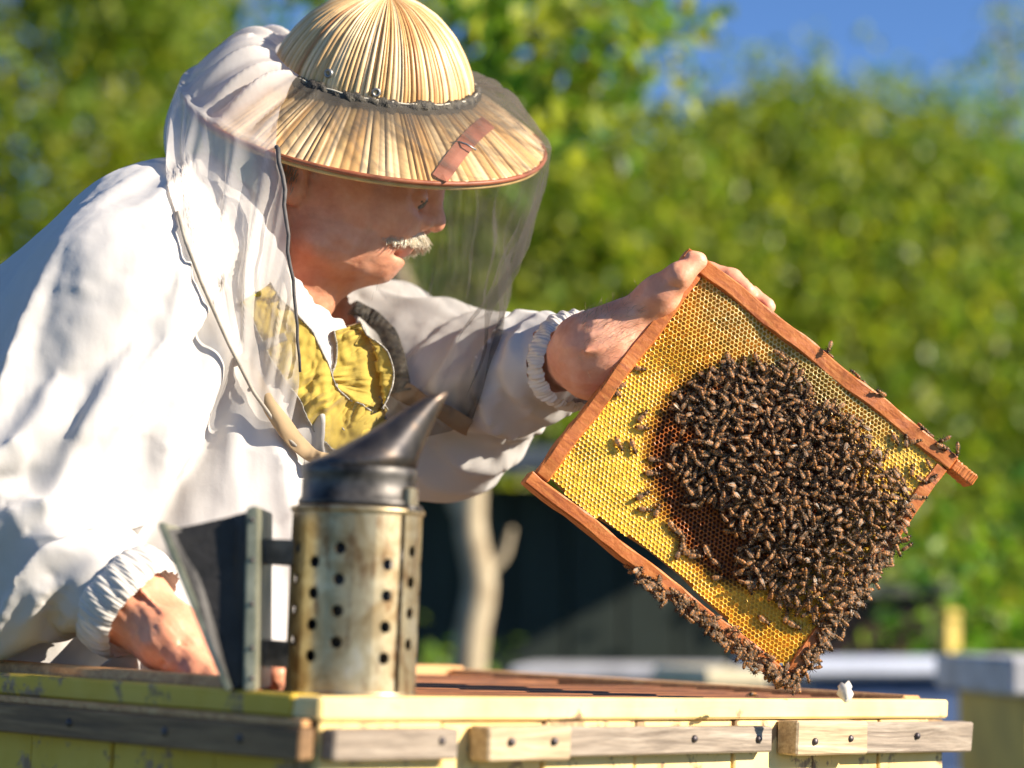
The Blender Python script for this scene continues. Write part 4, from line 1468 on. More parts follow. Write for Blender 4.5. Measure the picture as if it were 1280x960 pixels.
def cloth_jacket():
    V, F = trunk_mesh(0.0075, 0.012, True)
    dl = (J['lw'] - J['le']) / np.linalg.norm(J['lw'] - J['le'])
    dr = (J['rw'] - J['re']) / np.linalg.norm(J['rw'] - J['re'])
    sl = (V - J['lw']) @ dl
    nl = np.linalg.norm(V - J['lw'], axis=1)
    sr = (V - J['rw']) @ dr
    nr = np.linalg.norm(V - J['rw'], axis=1)
    dn = cone(V, D(305, 405, 2.115), 0.075, D(425, 245, 2.09), 0.120)
    zb = W(0, 905, 2.1).z
    kill = ((sl > -0.006) & (nl < 0.1)) | ((sr > -0.004) & (nr < 0.1)) | (dn < 0) | (V[:, 2] < zb)
    pin = ((sl > -0.022) & (nl < 0.1)) | ((sr > -0.02) & (nr < 0.1)) | (dn < 0.012) | (V[:, 2] < zb + 0.015)
    keep = ~kill
    remap = -np.ones(len(V), int)
    remap[keep] = np.arange(keep.sum())
    Fk = F[keep[F].all(1)]
    Vk, pin = V[keep], pin[keep]
    # even out the grid staircase
    E = np.concatenate([Fk[:, [0, 1]], Fk[:, [1, 2]], Fk[:, [2, 3]], Fk[:, [3, 0]]])
    E = remap[E]
    Fk = remap[Fk]
    Es = np.sort(E, 1)
    uq, ct = np.unique(Es, axis=0, return_counts=True)
    BE = uq[ct == 1]
    for it in range(14):
        acc = np.zeros_like(Vk)
        cnt = np.zeros(len(Vk))
        for a_, b_ in ((0, 1), (1, 0)):
            np.add.at(acc, BE[:, a_], Vk[BE[:, b_]])
            np.add.at(cnt, BE[:, a_], 1)
        m_ = cnt == 2
        Vk[m_] = 0.4 * Vk[m_] + 0.6 * acc[m_] / 2
    nb_ = {}
    for a_, b_ in BE:
        if cnt[a_] == 2 and dn[keep][a_] < 0.05:
            nb_.setdefault(int(a_), []).append(int(b_))
            nb_.setdefault(int(b_), []).append(int(a_))
    start = max(nb_, key=lambda k: Vk[k][2])
    loop, prev, cur = [start], None, start
    while True:
        nx_ = [q for q in nb_.get(cur, []) if q != prev and q != cur]
        if not nx_ or (nx_[0] == start) or len(loop) > 2000: break
        prev, cur = cur, nx_[0]
        loop.append(cur)
    NECK.extend(loop)
    for it in range(6):
        acc = np.zeros_like(Vk)
        cnt = np.zeros(len(Vk))
        np.add.at(acc, E[:, 0], Vk[E[:, 1]])
        np.add.at(acc, E[:, 1], Vk[E[:, 0]])
        np.add.at(cnt, E[:, 0], 1)
        np.add.at(cnt, E[:, 1], 1)
        Vk = np.where((cnt > 4)[:, None], Vk * 0.4 + 0.6 * acc / np.maximum(cnt, 1)[:, None], Vk)
    for ax, c, s0, rr0 in ((dl, J['lw'], sl, 0.0375), (dr, J['rw'], sr, 0.040)):
        s_ = (Vk - c) @ ax
        q = Vk - c - s_[:, None] * ax
        r = np.linalg.norm(q, axis=1)
        near = (np.linalg.norm(Vk - c, axis=1) < 0.13) & (s_ > -0.06)
        t = np.clip((s_ + 0.055) / 0.045, 0, 1)
        t = t * t * (3 - 2 * t) * near
        k = 1 + t * (rr0 / np.maximum(r, 1e-4) - 1) * (r > rr0)
        Vk = c + s_[:, None] * ax + q * k[:, None]
    Vk = Vk + seed_folds(Vk) * np.clip(dn[keep] / 0.04, 0, 1)[:, None] + rng.normal(size=Vk.shape) * 0.0006
    me = to_bm_mesh('jacket_sim', Vk, Fk)
    o = bpy.data.objects.new('jacket_sim', me)
    COL.objects.link(o)
    g = o.vertex_groups.new(name='pin')
    g.add(np.nonzero(pin)[0].tolist(), 1.0, 'REPLACE')
    # everything far out of frame may stay put
    col = bpy.data.objects.new('jacket_collider', to_bm_mesh('jacket_collider', Vt, Ft))
    COL.objects.link(col)
    col.modifiers.new('Collision', 'COLLISION')
    col.collision.thickness_outer = 0.006
    m = o.modifiers.new('Cloth', 'CLOTH')
    s = m.settings
    s.quality = 5
    s.mass = 0.22
    s.tension_stiffness = 18
    s.compression_stiffness = 18
    s.shear_stiffness = 8
    s.bending_stiffness = 0.15
    s.air_damping = 2.0
    s.vertex_group_mass = 'pin'
    s.shrink_min = -0.035
    s.effector_weights.gravity = 0.25
    m.collision_settings.distance_min = 0.005
    m.collision_settings.use_self_collision = False
    m.point_cache.frame_start = 1
    m.point_cache.frame_end = NSIM
    SC.frame_start, SC.frame_end = 1, NSIM
    for fr in range(1, NSIM + 1):
        SC.frame_set(fr)
    dg = bpy.context.evaluated_depsgraph_get()
    me2 = bpy.data.meshes.new_from_object(o.evaluated_get(dg))
    SC.frame_set(1)
    for q in (o, col): bpy.data.objects.remove(q, do_unlink=True)
    return me2
NSIM = 22
jm = cloth_jacket()
jm.name = 'jacket'
# iron out the smallest pits, keep the folds
_v = np.empty(len(jm.vertices) * 3)
jm.vertices.foreach_get('co', _v)
_v = _v.reshape(-1, 3)
_e = np.empty(len(jm.edges) * 2, np.int64)
jm.edges.foreach_get('vertices', _e)
_e = _e.reshape(-1, 2)
_n = np.bincount(_e.ravel(), minlength=len(_v))
for _ in range(2):
    _a = np.zeros_like(_v)
    np.add.at(_a, _e[:, 0], _v[_e[:, 1]])
    np.add.at(_a, _e[:, 1], _v[_e[:, 0]])
    _l = _a / np.maximum(_n, 1)[:, None] - _v
    _m = np.linalg.norm(_l, axis=1)
    _w = np.clip((_m - 0.0009) / 0.0006, 0, 1)
    _s = _w.copy()
    np.maximum.at(_s, _e[:, 0], 0.7 * _w[_e[:, 1]])
    np.maximum.at(_s, _e[:, 1], 0.7 * _w[_e[:, 0]])
    _v = _v + ((_n >= 4) * (0.15 + 0.3 * _s))[:, None] * _l
jm.vertices.foreach_set('co', _v.ravel())
jm.update()
jm.materials.clear()
jm.materials.append(WHITE)
jm.polygons.foreach_set('use_smooth', np.ones(len(jm.polygons), bool))
jacket = bpy.data.objects.new('jacket', jm)
COL.objects.link(jacket)
adopt(jacket, person)
ms = jacket.modifiers.new('smooth', 'SUBSURF')
ms.levels = ms.render_levels = 1
# ---------------------------------------------------------------- cuffs, moustache, trousers
from mathutils.bvhtree import BVHTree
dgx = bpy.context.evaluated_depsgraph_get()
_jev = jacket.evaluated_get(dgx).to_mesh()
_jv = [jacket.matrix_world @ v.co for v in _jev.vertices]
JBVH = BVHTree.FromPolygons(_jv, [tuple(p.vertices) for p in _jev.polygons])
EYE = Vector((0, 0, CAMZ))
def on_jacket(px, py, lift=0.004, default=2.0):
    d = (W(px, py, 1.0) - EYE).normalized()
    loc, nrm, i, dist = JBVH.ray_cast(EYE, d)
    if loc is None: return W(px, py, default)
    if nrm.dot(d) > 0: nrm = -nrm
    return loc + nrm * lift * 0.5 - d * lift * 0.8

RIB = mat_cloth('ribbed_elastic', (0.66, 0.63, 0.58), 0.05, 0.4)
def cuff(c, ax, r, ln, flat=0.9, seed=1):
    ax = Vector(ax).normalized()
    s = ax.cross(Vector((0, 0, 1))).normalized()
    u = s.cross(ax)
    V, F = [], []
    n, m = 360, 9
    rr_ = np.random.default_rng(seed)
    ph = rr_.uniform(0, 6.28, 3)
    for j in range(m):
        t = j / (m - 1)
        bul = 0.0030 * math.sin(math.pi * t) - 0.004 * (t < 0.01) - 0.003 * (t > 0.99)
        for k in range(n):
            th = 2 * math.pi * k / n
            rad = r + bul + 0.0005 * math.sin(80 * th + 3 * math.sin(9 * th)) + 0.0009 * math.sin(23 * th + 6 * t) + 0.0012 * math.sin(3 * th + ph[0]) + 0.0008 * math.sin(7 * th + ph[1] + 3 * t)
            V.append(Vector(c) + ax * ((t - 0.5) * ln + 0.001 * math.sin(5 * th + ph[2])) + (s * math.cos(th) * flat + u * math.sin(th)) * rad)
    for j in range(m - 1):
        for k in range(n):
            F.append((j * n + k, j * n + (k + 1) % n, (j + 1) * n + (k + 1) % n, (j + 1) * n + k))
    return mk('cuff', V, F, RIB, jacket)
dl = Vector(J['lw'] - J['le']).normalized()
dr = Vector(J['rw'] - J['re']).normalized()
cuff(Vector(J['lw']) + dl * 0.002, dl, 0.0400, 0.026, 0.92, 1)
cuff(Vector(J['rw']) - dr * 0.004, dr, 0.0425, 0.034, 0.95, 2)

# moustache: short bristles
def moustache():
    r = random.Random(4)
    V, F = [], []
    for k in range(1400):
        s = r.choice((-1, 1))
        a = r.random()
        y = s * (0.002 + 0.030 * a)
        base = Vector(HP(517 - 32 * a ** 1.3 + r.uniform(-4, 5), 290 + 8 * a + r.uniform(-4.5, 4.5), y))
        d = Vector((0.25 - 0.55 * a + r.uniform(-0.2, 0.2), s * (0.25 + 0.5 * a), -0.75 + r.uniform(-0.15, 0.25))).normalized()
        out = Vector((0.55 * (1 - 0.5 * a), s * 0.4 * a, -0.1)).normalized()
        ln = r.uniform(0.009, 0.015)
        b0 = base + out * 0.0035
        v2, f2 = tube_geo([b0, b0 + out * 0.0032 + d * ln * 0.4, b0 + out * 0.0036 + d * ln], [0.0007, 0.0006, 0.0002], 3, False)
        o = len(V)
        V += v2
        F += [tuple(q + o for q in f) for f in f2]
    return mk('moustache', V, F, mat_plain('grey_whiskers', (0.74, 0.66, 0.50), (0.90, 0.84, 0.70), 90, 0.6, bump=0), person)
moustache()
# short grey hair at temple and nape
def hair():
    r = random.Random(9)
    V, F = [], []
    tr = BVHTree.FromPolygons([Vector(q) for q in Vh], [tuple(q) for q in Fh])
    for k in range(900):
        s = -1 if k % 3 else 1
        px = r.gauss(352, 24)
        py = r.gauss(205, 26)
        if px > 392 - (py - 150) * 0.12: continue
        o = Vector(HP(px, py, s * 0.14))
        hit = tr.ray_cast(o, Vector((0, -s, 0)))
        if hit[0] is None: continue
        n = hit[1] if hit[1].y * s > 0 else -hit[1]
        d = (Vector((-0.35, 0, -0.9)) + n * 0.35 + Vector((r.uniform(-.2, .2), 0, r.uniform(-.2, .2)))).normalized()
        ln = r.uniform(0.006, 0.012)
        v2, f2 = tube_geo([hit[0], hit[0] + d * ln * 0.5 + n * 0.001, hit[0] + d * ln], [0.0004, 0.00035, 0.0001], 3, False)
        q = len(V)
        V += v2
        F += [tuple(x + q for x in f) for f in f2]
    return mk('hair', V, F, mat_plain('grey_hair', (0.2, 0.18, 0.15), (0.42, 0.38, 0.33), 90, 0.5, bump=0), person)
hair()
def arm_hair():
    r = random.Random(19)
    V, F = [], []
    tr = BVHTree.FromPolygons([Vector(q) for q in Vl], [tuple(q) for q in Fl])
    for k in range(260):
        tgt = Vector(FP(r.uniform(722, 800), r.uniform(400, 452), -0.02))
        a = r.uniform(-0.6, 1.5)
        d = Vector((0, -math.cos(a), math.sin(a)))
        hit = tr.ray_cast(tgt + d * 0.15, -d)
        if hit[0] is None: continue
        n = hit[1] if hit[1].dot(d) > 0 else -hit[1]
        g = (Vector((0.5, 0, 0.1)) + n * 0.75 + Vector((r.uniform(-.4, .4), r.uniform(-.3, .3), r.uniform(-.4, .4)))).normalized()
        ln = r.uniform(0.004, 0.009)
        v2, f2 = tube_geo([hit[0], hit[0] + g * ln * 0.55, hit[0] + g * ln + Vector((0.001, 0, -0.001))], [0.00012, 0.0001, 0.00004], 3, False)
        q = len(V)
        V += v2
        F += [tuple(x + q for x in f) for f in f2]
    return mk('arm_hair', V, F, mat_plain('arm_hair', (0.26, 0.17, 0.11), (0.45, 0.33, 0.22), 90, 0.5, bump=0), person)
arm_hair()
# eyes
SEAMD = mat_plain('dark_lashes', (0.03, 0.025, 0.02), (0.06, 0.05, 0.04), 60, 0.6, bump=0)
EYEM = NT('eye')
EYEM.base((0.10, 0.075, 0.06))
EYEM.set(Roughness=0.12)
for s in (-1, 1):
    c = Vector(HP(520.5, 255, s * 0.031))
    M = Matrix.Translation(c) @ Matrix.Rotation(R(90), 4, 'Y')
    tube('eyelashes', [HP(532, 258, s * 0.024), HP(535.5, 259.5, s * 0.031), HP(529, 261, s * 0.040)], [0.0005, 0.0009, 0.0005], SEAMD, person, 5)
    lathe('eye', [(0.0112 * math.sin(a), 0.0112 * math.cos(a)) for a in np.linspace(0.01, 3.13, 12)], EYEM.m, person, M, 20)
# trousers and boots behind the hive
def trousers():
    h = 0.016
    hip = J['c']
    f0 = [np.array((hip[0] - 0.02, hip[1] + s, 0.05)) for s in (-0.12, 0.13)]
    k0 = [np.array((hip[0] + 0.10, hip[1] + s, 0.42)) for s in (-0.11, 0.11)]
    lo, hi = bounds(f0 + k0 + [hip + 0.12], 0.2)
    P = grid(lo, hi, h)
    f = cone(P, hip - [0, 0.06, 0], 0.135, hip + [0, 0.06, 0], 0.135)
    for q in (0, 1):
        s = hip + np.array((0, -0.08 if q == 0 else 0.08, -0.03))
        f = smin(f, cone(P, s, 0.10, k0[q], 0.075), 0.05)
        f = smin(f, cone(P, k0[q], 0.075, f0[q], 0.062), 0.03)
    f += 0.006 * vnoise(P.reshape(-1, 3) * 26, 31).reshape(f.shape)
    V, F = surface_nets(f, lo, h)
    mk('trousers', V, F, TROUS, person)
    BOOT = mat_plain('black_rubber', (0.02, 0.02, 0.02), (0.05, 0.05, 0.05), 20, 0.4)
    for q in (0, 1):
        lo, hi = bounds([f0[q]], np.array((0.22, 0.09, 0.12)))
        P = grid(lo, hi, 0.009)
        g = cone(P, f0[q] + [0, 0, 0.05], 0.06, f0[q], 0.05)
        g = smin(g, cone(P, f0[q] + [-0.01, 0, -0.01], 0.05, f0[q] + [0.17, 0, -0.02], 0.04), 0.03)
        g = np.maximum(g, -(P[..., 2] + 0.028))
        V, F = surface_nets(g, lo, 0.009)
        mk('boot', V, F, BOOT, person)
trousers()

# ================================================================ straw hat with veil
pc = PITCH
ZA = Vector((0.196 * math.cos(R(21)), 0.98 * math.cos(R(21)), math.sin(R(21))))
def cam2w(v): return Vector((v[0], -v[1] * math.sin(pc) - v[2] * math.cos(pc), v[1] * math.cos(pc) - v[2] * math.sin(pc)))
hz = cam2w(ZA).normalized()
hx = cam2w((0.98, -0.196, 0)).normalized()
hy = hz.cross(hx)
hb_ = W(468, 98, DH)
HT = Matrix(((hx.x, hy.x, hz.x, hb_.x), (hx.y, hy.y, hz.y, hb_.y), (hx.z, hy.z, hz.z, hb_.z), (0, 0, 0, 1)))
hat = thing('straw_hat', 'domed straw beekeeping hat with wide brim and attached veil worn by the beekeeper', 'hat', hb_)
def straw_surface(name, prof, nstrip, seed, gapw, nang, parent, tone=1.0, relief=0.0007):
    r = np.random.default_rng(seed)
    wd = r.uniform(0.6, 1.5, nstrip)
    ed = np.concatenate([[0], np.cumsum(wd)]) / wd.sum()
    th = np.arange(nang) / nang
    si = np.clip(np.searchsorted(ed, th, 'right') - 1, 0, nstrip - 1)
    loc = (th - ed[si]) / (ed[si + 1] - ed[si])
    edge = np.clip(np.minimum(loc, 1 - loc) / gapw, 0, 1)
    off = r.normal(size=nstrip) * relief
    pal = np.array([(0.76, 0.49, 0.22), (0.84, 0.61, 0.34), (0.64, 0.37, 0.14), (0.78, 0.54, 0.27), (0.46, 0.22, 0.08), (0.70, 0.46, 0.20)])
    sc = pal[r.choice(6, nstrip, p=[.26, .24, .15, .2, .06, .09])] * r.uniform(0.85, 1.1, (nstrip, 1)) * tone
    gapdeep = r.random(nstrip) < 0.5
    prof = np.array(prof)
    # resample the profile
    L = np.concatenate([[0], np.cumsum(np.linalg.norm(np.diff(prof, axis=0), axis=1))])
    ts = np.linspace(0, L[-1], 34)
    pr = np.column_stack([np.interp(ts, L, prof[:, 0]), np.interp(ts, L, prof[:, 1])])
    for _ in range(2): pr[1:-1] = (pr[:-2] + 2 * pr[1:-1] + pr[2:]) / 4
    tg = np.gradient(pr, axis=0)
    nm = np.column_stack([-tg[:, 1], tg[:, 0]])
    nm /= np.linalg.norm(nm, axis=1)[:, None]
    if nm[len(nm) // 2, 1] < 0: nm = -nm
    a = th * 2 * math.pi
    V, C = [], []
    wob = r.uniform(0, 6.28, nstrip)
    for i in range(len(pr)):
        fade = min(1, pr[i, 0] / 0.05)
        hgt = (off[si] + relief * 1.3 * np.sin(np.pi * loc) - 0.0012 * (1 - edge) * gapdeep[si]) * fade
        rr_ = pr[i, 0] + nm[i, 0] * hgt
        zz = pr[i, 1] + nm[i, 1] * hgt
        V.append(np.column_stack([rr_ * np.cos(a), rr_ * np.sin(a), zz]))
        gl = 0.5 + 0.5 * np.sin(wob[si] + i * 0.25)
        gp = np.where(gapdeep[si], 1 - edge, 0.35 * (1 - edge)) * (0.35 + 0.65 * gl) * fade
        C.append(sc[si] * (1 - gp[:, None]) + np.array((0.17, 0.075, 0.025)) * gp[:, None])
    V, C = np.concatenate(V), np.concatenate(C)
    M = np.array(HT)
    V = V @ M[:3, :3].T + M[:3, 3]
    m = len(pr)
    i, k = np.meshgrid(np.arange(m - 1), np.arange(nang), indexing='ij')
    F = np.stack([i * nang + k, i * nang + (k + 1) % nang, (i + 1) * nang + (k + 1) % nang, (i + 1) * nang + k], -1).reshape(-1, 4)
    o = mk(name, V, F[:, ::-1], STRAW, parent, True, C)
    md = o.modifiers.new('thick', 'SOLIDIFY')
    md.thickness = 0.0018
    md.offset = -1
    return o
STRAW = mat_vcol('straw', 0.4, (70, 0.82, 1.12), (400, 0.25, 0.0006))
crown = straw_surface('crown', [(0.0005, 0.0765), (0.012, 0.0755), (0.030, 0.0705), (0.048, 0.0605), (0.064, 0.0465), (0.076, 0.030), (0.0845, 0.014), (0.0880, 0.0)], 128, 3, 0.16, 1024, hat)
BR = [(0.0885, -0.001), (0.098, -0.006), (0.115, -0.0145), (0.135, -0.0255), (0.150, -0.0345), (0.161, -0.041)]
brim = straw_surface('brim', BR, 150, 8, 0.2, 1200, hat, 1.05)
def brz(r): return float(np.interp(r, [p[0] for p in BR], [p[1] for p in BR]))
def hatp(r, thd, z): return HT @ Vector((r * math.cos(R(thd)), r * math.sin(R(thd)), z))
def ring(name, r, z, tr, mat, parent, wob=0.0, a0=0, a1=360, n=160, seg=8):
    return tube(name, [hatp(r + wob * math.sin(k * 1.7) * 0.5, a0 + (a1 - a0) * k / n, z + wob * math.sin(k * 0.9)) for k in range(n + 1)], tr, mat, parent, seg)
REDB = mat_plain('red_brown_binding', (0.30, 0.075, 0.03), (0.42, 0.14, 0.06), 50, 0.5)
YB = mat_plain('straw_under_edge', (0.55, 0.36, 0.13), (0.68, 0.5, 0.22), 50, 0.6)
ring('edge_binding', 0.1612, -0.0411, 0.0022, REDB, brim)
ring('under_edge', 0.1585, -0.045, 0.0026, YB, brim)
RIBBON = mat_plain('brown_ribbon', (0.33, 0.1, 0.055), (0.42, 0.15, 0.085), 40, 0.6)
V, F = [], []
p0, p1 = hatp(0.112, -17, 0), hatp(0.1605, -60.5, 0)
HTI = HT.inverted()
for k in range(17):
    q = HTI @ p0.lerp(p1, k / 16)
    dirv = (HTI @ p1 - HTI @ p0).normalized()
    sd = Vector((0, 0, 1)).cross(dirv)
    for e in (-1, 0, 1):
        w = q + sd * e * 0.0066
        rr_ = math.hypot(w.x, w.y)
        V.append(HT @ Vector((w.x, w.y, brz(min(rr_, 0.161)) + 0.0032 - 0.0004 * abs(e))))
for k in range(16):
    for e in (0, 1):
        F.append((k * 3 + e, k * 3 + e + 1, k * 3 + e + 4, k * 3 + e + 3))
rb = mk('ribbon', V, F, RIBBON, brim, False)
md = rb.modifiers.new('thick', 'SOLIDIFY')
md.thickness = 0.0012
md.offset = 0
STEEL = mat_plain('bright_wire', (0.22, 0.22, 0.21), (0.35, 0.34, 0.33), 50, 0.45, 0.8, 0)
c = HTI @ p0.lerp(p1, 0.55)
dirv = (HTI @ p1 - HTI @ p0).normalized()
sd = Vector((0, 0, 1)).cross(dirv)
zz = brz(math.hypot(c.x, c.y)) + 0.0062
tube('clasp', [HT @ Vector((*(c + sd * 0.012).xy, zz - 0.003)), HT @ Vector((*(c + sd * 0.004 + dirv * 0.003).xy, zz + 0.0005)), HT @ Vector((*(c - sd * 0.004).xy, zz)), HT @ Vector((*(c - sd * 0.013 + dirv * 0.002).xy, zz - 0.003))], 0.0009, STEEL, brim, 6)
for thd, h0 in ((-113, 0.0165), (-83, 0.0105)):
    rr_ = float(np.interp(h0, [0, 0.014, 0.03], [0.088, 0.0845, 0.076])) + 0.0012
    nrm = (hatp(1.0, thd, 0.22) - hatp(0, thd, 0)).normalized()
    M = Matrix.Translation(hatp(rr_, thd, h0)) @ nrm.to_track_quat('Z', 'Y').to_matrix().to_4x4()
    e = lathe('eyelet', [(0.0016, 0.0002), (0.0021, 0.0011), (0.0034, 0.0013), (0.0042, 0.0), (0.0042, -0.002)], STEEL, crown, M, 18)
    lathe('hole_shade_disc', [(0, 0.0004), (0.0019, 0.0004)], SOOT, e, M, 12)  # flat dark disc; the shade inside the eyelet is put into its colour
lathe('top_button', [(0, 0.0835), (0.004, 0.0828), (0.0058, 0.080), (0.0055, 0.077), (0.003, 0.0755)], REDB, crown, HT, 16)

# ---------------------------------------------------------------- veil
def mat_veil(name, c, lo, hi, rough=0.8, trans=0.5):
    """woven net: opacity from the stored gather of the cloth"""
    t = NT(name)
    a = t.n('VertexColor', layer_name='Col')
    t.base(c)
    t.set(Roughness=rough)
    t.b.inputs['Specular IOR Level'].default_value = 0.25
    tl = t.n('BsdfTranslucent', i_0=(*c, 1))
    m1 = t.n('MixShader', i_0=trans)
    t.l(t.b.outputs[0], m1.inputs[1])
    t.l(tl.outputs[0], m1.inputs[2])
    tp = t.n('BsdfTransparent')
    ns = t.noise(t.coord('Object'), 60, 4)
    mr = t.n('MapRange')
    for k, v in ((1, 0.0), (2, 1.0), (3, lo), (4, hi)): mr.inputs[k].default_value = v
    mm_ = t.n('Math', operation='MULTIPLY')
    ad = t.n('Math', operation='MULTIPLY_ADD')
    ad.inputs[1].default_value = 0.5
    ad.inputs[2].default_value = 0.75
    t.l(ns, ad.inputs[0])
    sep = t.n('SeparateColor')
    t.l(a.outputs[0], sep.inputs[0])
    t.l(sep.outputs[0], mr.inputs[0])
    t.l(mr.outputs[0], mm_.inputs[0])
    t.l(ad.outputs[0], mm_.inputs[1])
    m2 = t.n('MixShader')
    t.l(mm_.outputs[0], m2.inputs[0])
    t.l(tp.outputs[0], m2.inputs[1])
    t.l(m1.outputs[0], m2.inputs[2])
    t.l(m2.outputs[0], t.out.inputs[0])
    return t.m
VEILW = mat_veil('white_veil_cloth', (0.84, 0.80, 0.76), 0.34, 0.95, trans=0.45)
VEILB = mat_veil('black_veil_net', (0.13, 0.12, 0.105), 0.03, 0.75, 0.9, trans=0.45)

HEM = [(-180, 214, 232, 2.14), (-165, 226, 300, 0), (-150, 246, 352, 0), (-130, 282, 430, 0), (-110, 318, 492, 0), (-90, 352, 545, 0), (-70, 392, 577, 0), (-50, 440, 576, 0), (-30, 505, 560, 0), (-12, 565, 535, 0), (5, 592, 520, 0), (30, 588, 498, 2.2), (60, 550, 460, 2.24), (90, 490, 420, 2.27), (120, 410, 370, 2.28), (150, 300, 290, 2.26), (180, 214, 232, 2.14)]
HEMP = []
for a, px, py, d in HEM:
    HEMP.append(on_jacket(px, py, 0.008, 1.99) if d == 0 else W(px, py, d))
# keep the hem smooth in depth where it leaves the jacket
ha = [h[0] for h in HEM]
hxyz = np.array([tuple(p) for p in HEMP])
for _ in range(2):
    hs = hxyz.copy()
    hs[1:-1, 1] = np.minimum(hxyz[1:-1, 1] + 0.004, 0.25 * hxyz[:-2, 1] + 0.5 * hxyz[1:-1, 1] + 0.25 * hxyz[2:, 1])
    hxyz = hs
def hem(a): return Vector([float(np.interp(a, ha, hxyz[:, k])) for k in range(3)])
NTH, NTOP, NHG = 260, 14, 34
def sstep(x, a, b):
    t = min(1, max(0, (x - a) / (b - a)))
    return t * t * (3 - 2 * t)
def veil_point(a, v):
    """v in 0..1 over the hat, 1..2 hanging"""
    back = sstep(abs(((a + 360) % 360) - 180), 75, 15)        # 1 at the back of the head
    if v <= 1:
        r = 0.0895 + (0.166 - 0.0895) * v
        z = brz(min(r, 0.161)) + 0.0045
        fold = math.sin(a * 0.42 + 1.5 * math.sin(a * 0.13)) + 0.6 * math.sin(a * 0.83 + 1.0)
        wl_ = 1.0 if (a < -112 or a > 112) else 0.25
        z += (0.017 * math.sin(math.pi * min(1, v * 1.08)) ** 0.8 + 0.006) * back * (1 - 0.25 * v) + wl_ * 0.0055 * fold * math.sin(math.pi * v) + 0.002
        if abs(a) < 120: z += (0.012 * math.sin(math.pi * v) + math.sin(math.pi * v) * (0.0022 * math.sin(a * 0.33 + 5 * v) + 0.0018 * math.sin(a * 0.71 - 9 * v))) * sstep(a, -30, 20)
        r += 0.002 * back * v + (0.0085 * back if v < 0.2 else 0) * 0
        return hatp(r, a, z)
    t = v - 1
    e = veil_point(a, 1.0)
    h = hem(a)
    p = e.lerp(h, t)
    # slack: falls straight at first, then swings to the hem
    drop = (e - h).length
    outw = (hatp(1, a, 0) - hatp(0, a, 0))
    p += outw * (0.045 * drop * math.sin(math.pi * t) * (0.35 + 0.65 * (abs(a) > 60))) * (0.15 if abs(a) < 70 else 1.0)
    p += outw * 0.0045 * math.sin(a * 0.38 + 2 * math.sin(a * 0.11 + t)) * math.sin(math.pi * min(1, t * 1.1)) * (1.3 if abs(a) > 100 else 0.9)
    p += outw * 0.002 * math.sin(a * 0.9 + 7 * t) * math.sin(math.pi * t)
    if -60 < a < 70: p += outw * (0.005 * math.sin(9 * t + a * 0.05) + 0.003 * math.sin(21 * t + a * 0.11)) * math.sin(math.pi * t)
    return p
def push_out(p):
    d = p - EYE
    L = d.length
    d.normalize()
    hit = JBVH.ray_cast(EYE, d)
    if hit[0] is not None and L > hit[3] - 0.004 and L < hit[3] + 0.10:
        return EYE + d * (hit[3] - 0.005)
    return p
def veil(name, a_of, nth, mat, opf, parent):
    V, C, F = [], [], []
    rows = [k / NTOP for k in range(NTOP)] + [1 + k / NHG for k in range(NHG + 1)]
    for v in rows:
        a0, a1 = a_of(v)
        for k in range(nth + 1):
            a = a0 + (a1 - a0) * k / nth
            aw = (a + 180) % 360 - 180
            p = veil_point(aw, v)
            if -175 < aw < 8: p = push_out(p)
            V.append(p)
            o = min(1, max(0, opf(aw, v)))
            C.append((o, o, o))
    n = nth + 1
    for j in range(len(rows) - 1):
        for k in range(nth):
            F.append((j * n + k, j * n + k + 1, (j + 1) * n + k + 1, (j + 1) * n + k))
    return mk(name, V, F, mat, parent, True, np.array(C))
def bnd(v):      # near edge of the white panel
    if v <= 1: return -131 + 21 * v
    return -110 + 22 * min(1, (v - 1) / 0.8)
def op_w(a, v):
    if v <= 1:
        g = 0.5 + 0.5 * math.sin(a * 0.42 + 1.5 * math.sin(a * 0.13) + 0.8)
        bk = sstep(abs(((a + 360) % 360) - 180), 62, 28)
        return 0.25 + 0.65 * bk + 0.4 * g * (1 - v * 0.4)
    t = v - 1
    g = max(0, math.sin(a * 0.38 + 2 * math.sin(a * 0.11 + t))) ** 6
    return 0.30 + 0.45 * g * math.exp(-3 * t) + 0.25 * (a < -150 or a > 0) + 0.2 * t
def op_b(a, v):
    if v <= 1: return 0.95 * (1 - v) ** 2 + 0.16 + 0.4 * sstep(a, -25, 15) * (0.6 + 0.7 * max(0, math.sin(a * 0.33 + 5 * v))) + 0.6 * max(0, math.sin(a * 0.5 + 6 * v + 1.5 * math.sin(a * 0.17))) ** 6 * (1 - 0.6 * v) + 0.5 * max(0, math.sin(a * 0.23 - 8 * v + 2)) ** 12
    t = v - 1
    return 0.04 + 0.40 * sstep(a, -45, 0) + 0.4 * sstep(t, 0.75, 1.0) + 0.2 * max(0, math.sin(a * 0.31 + 3 * t + math.sin(a * 0.13 + 5 * t))) ** 6
vw = veil('white_veil', lambda v: (bnd(v) - (360 - 131 - 112 + (131 + bnd(v))), bnd(v)), 170, VEILW, op_w, hat)
vb = veil('black_mesh', lambda v: (bnd(v) + 0.2, 116.5), 170, VEILB, op_b, hat)
SEAM = mat_plain('dark_seam_cord', (0.03, 0.03, 0.03), (0.10, 0.09, 0.085), 80, 0.7)
GREYT = mat_plain('grey_tape', (0.22, 0.2, 0.17), (0.38, 0.34, 0.28), 60, 0.8)
BAND = mat_plain('black_bunched_net', (0.012, 0.011, 0.011), (0.10, 0.085, 0.06), 140, 0.6, bump=0.6, bd=0.004)
seam = [push_out(veil_point(bnd(v), v)) - (W(400, 300, 1) - EYE) * 0.003 for v in [0.96] + [1 + k / 20 for k in range(16)]]
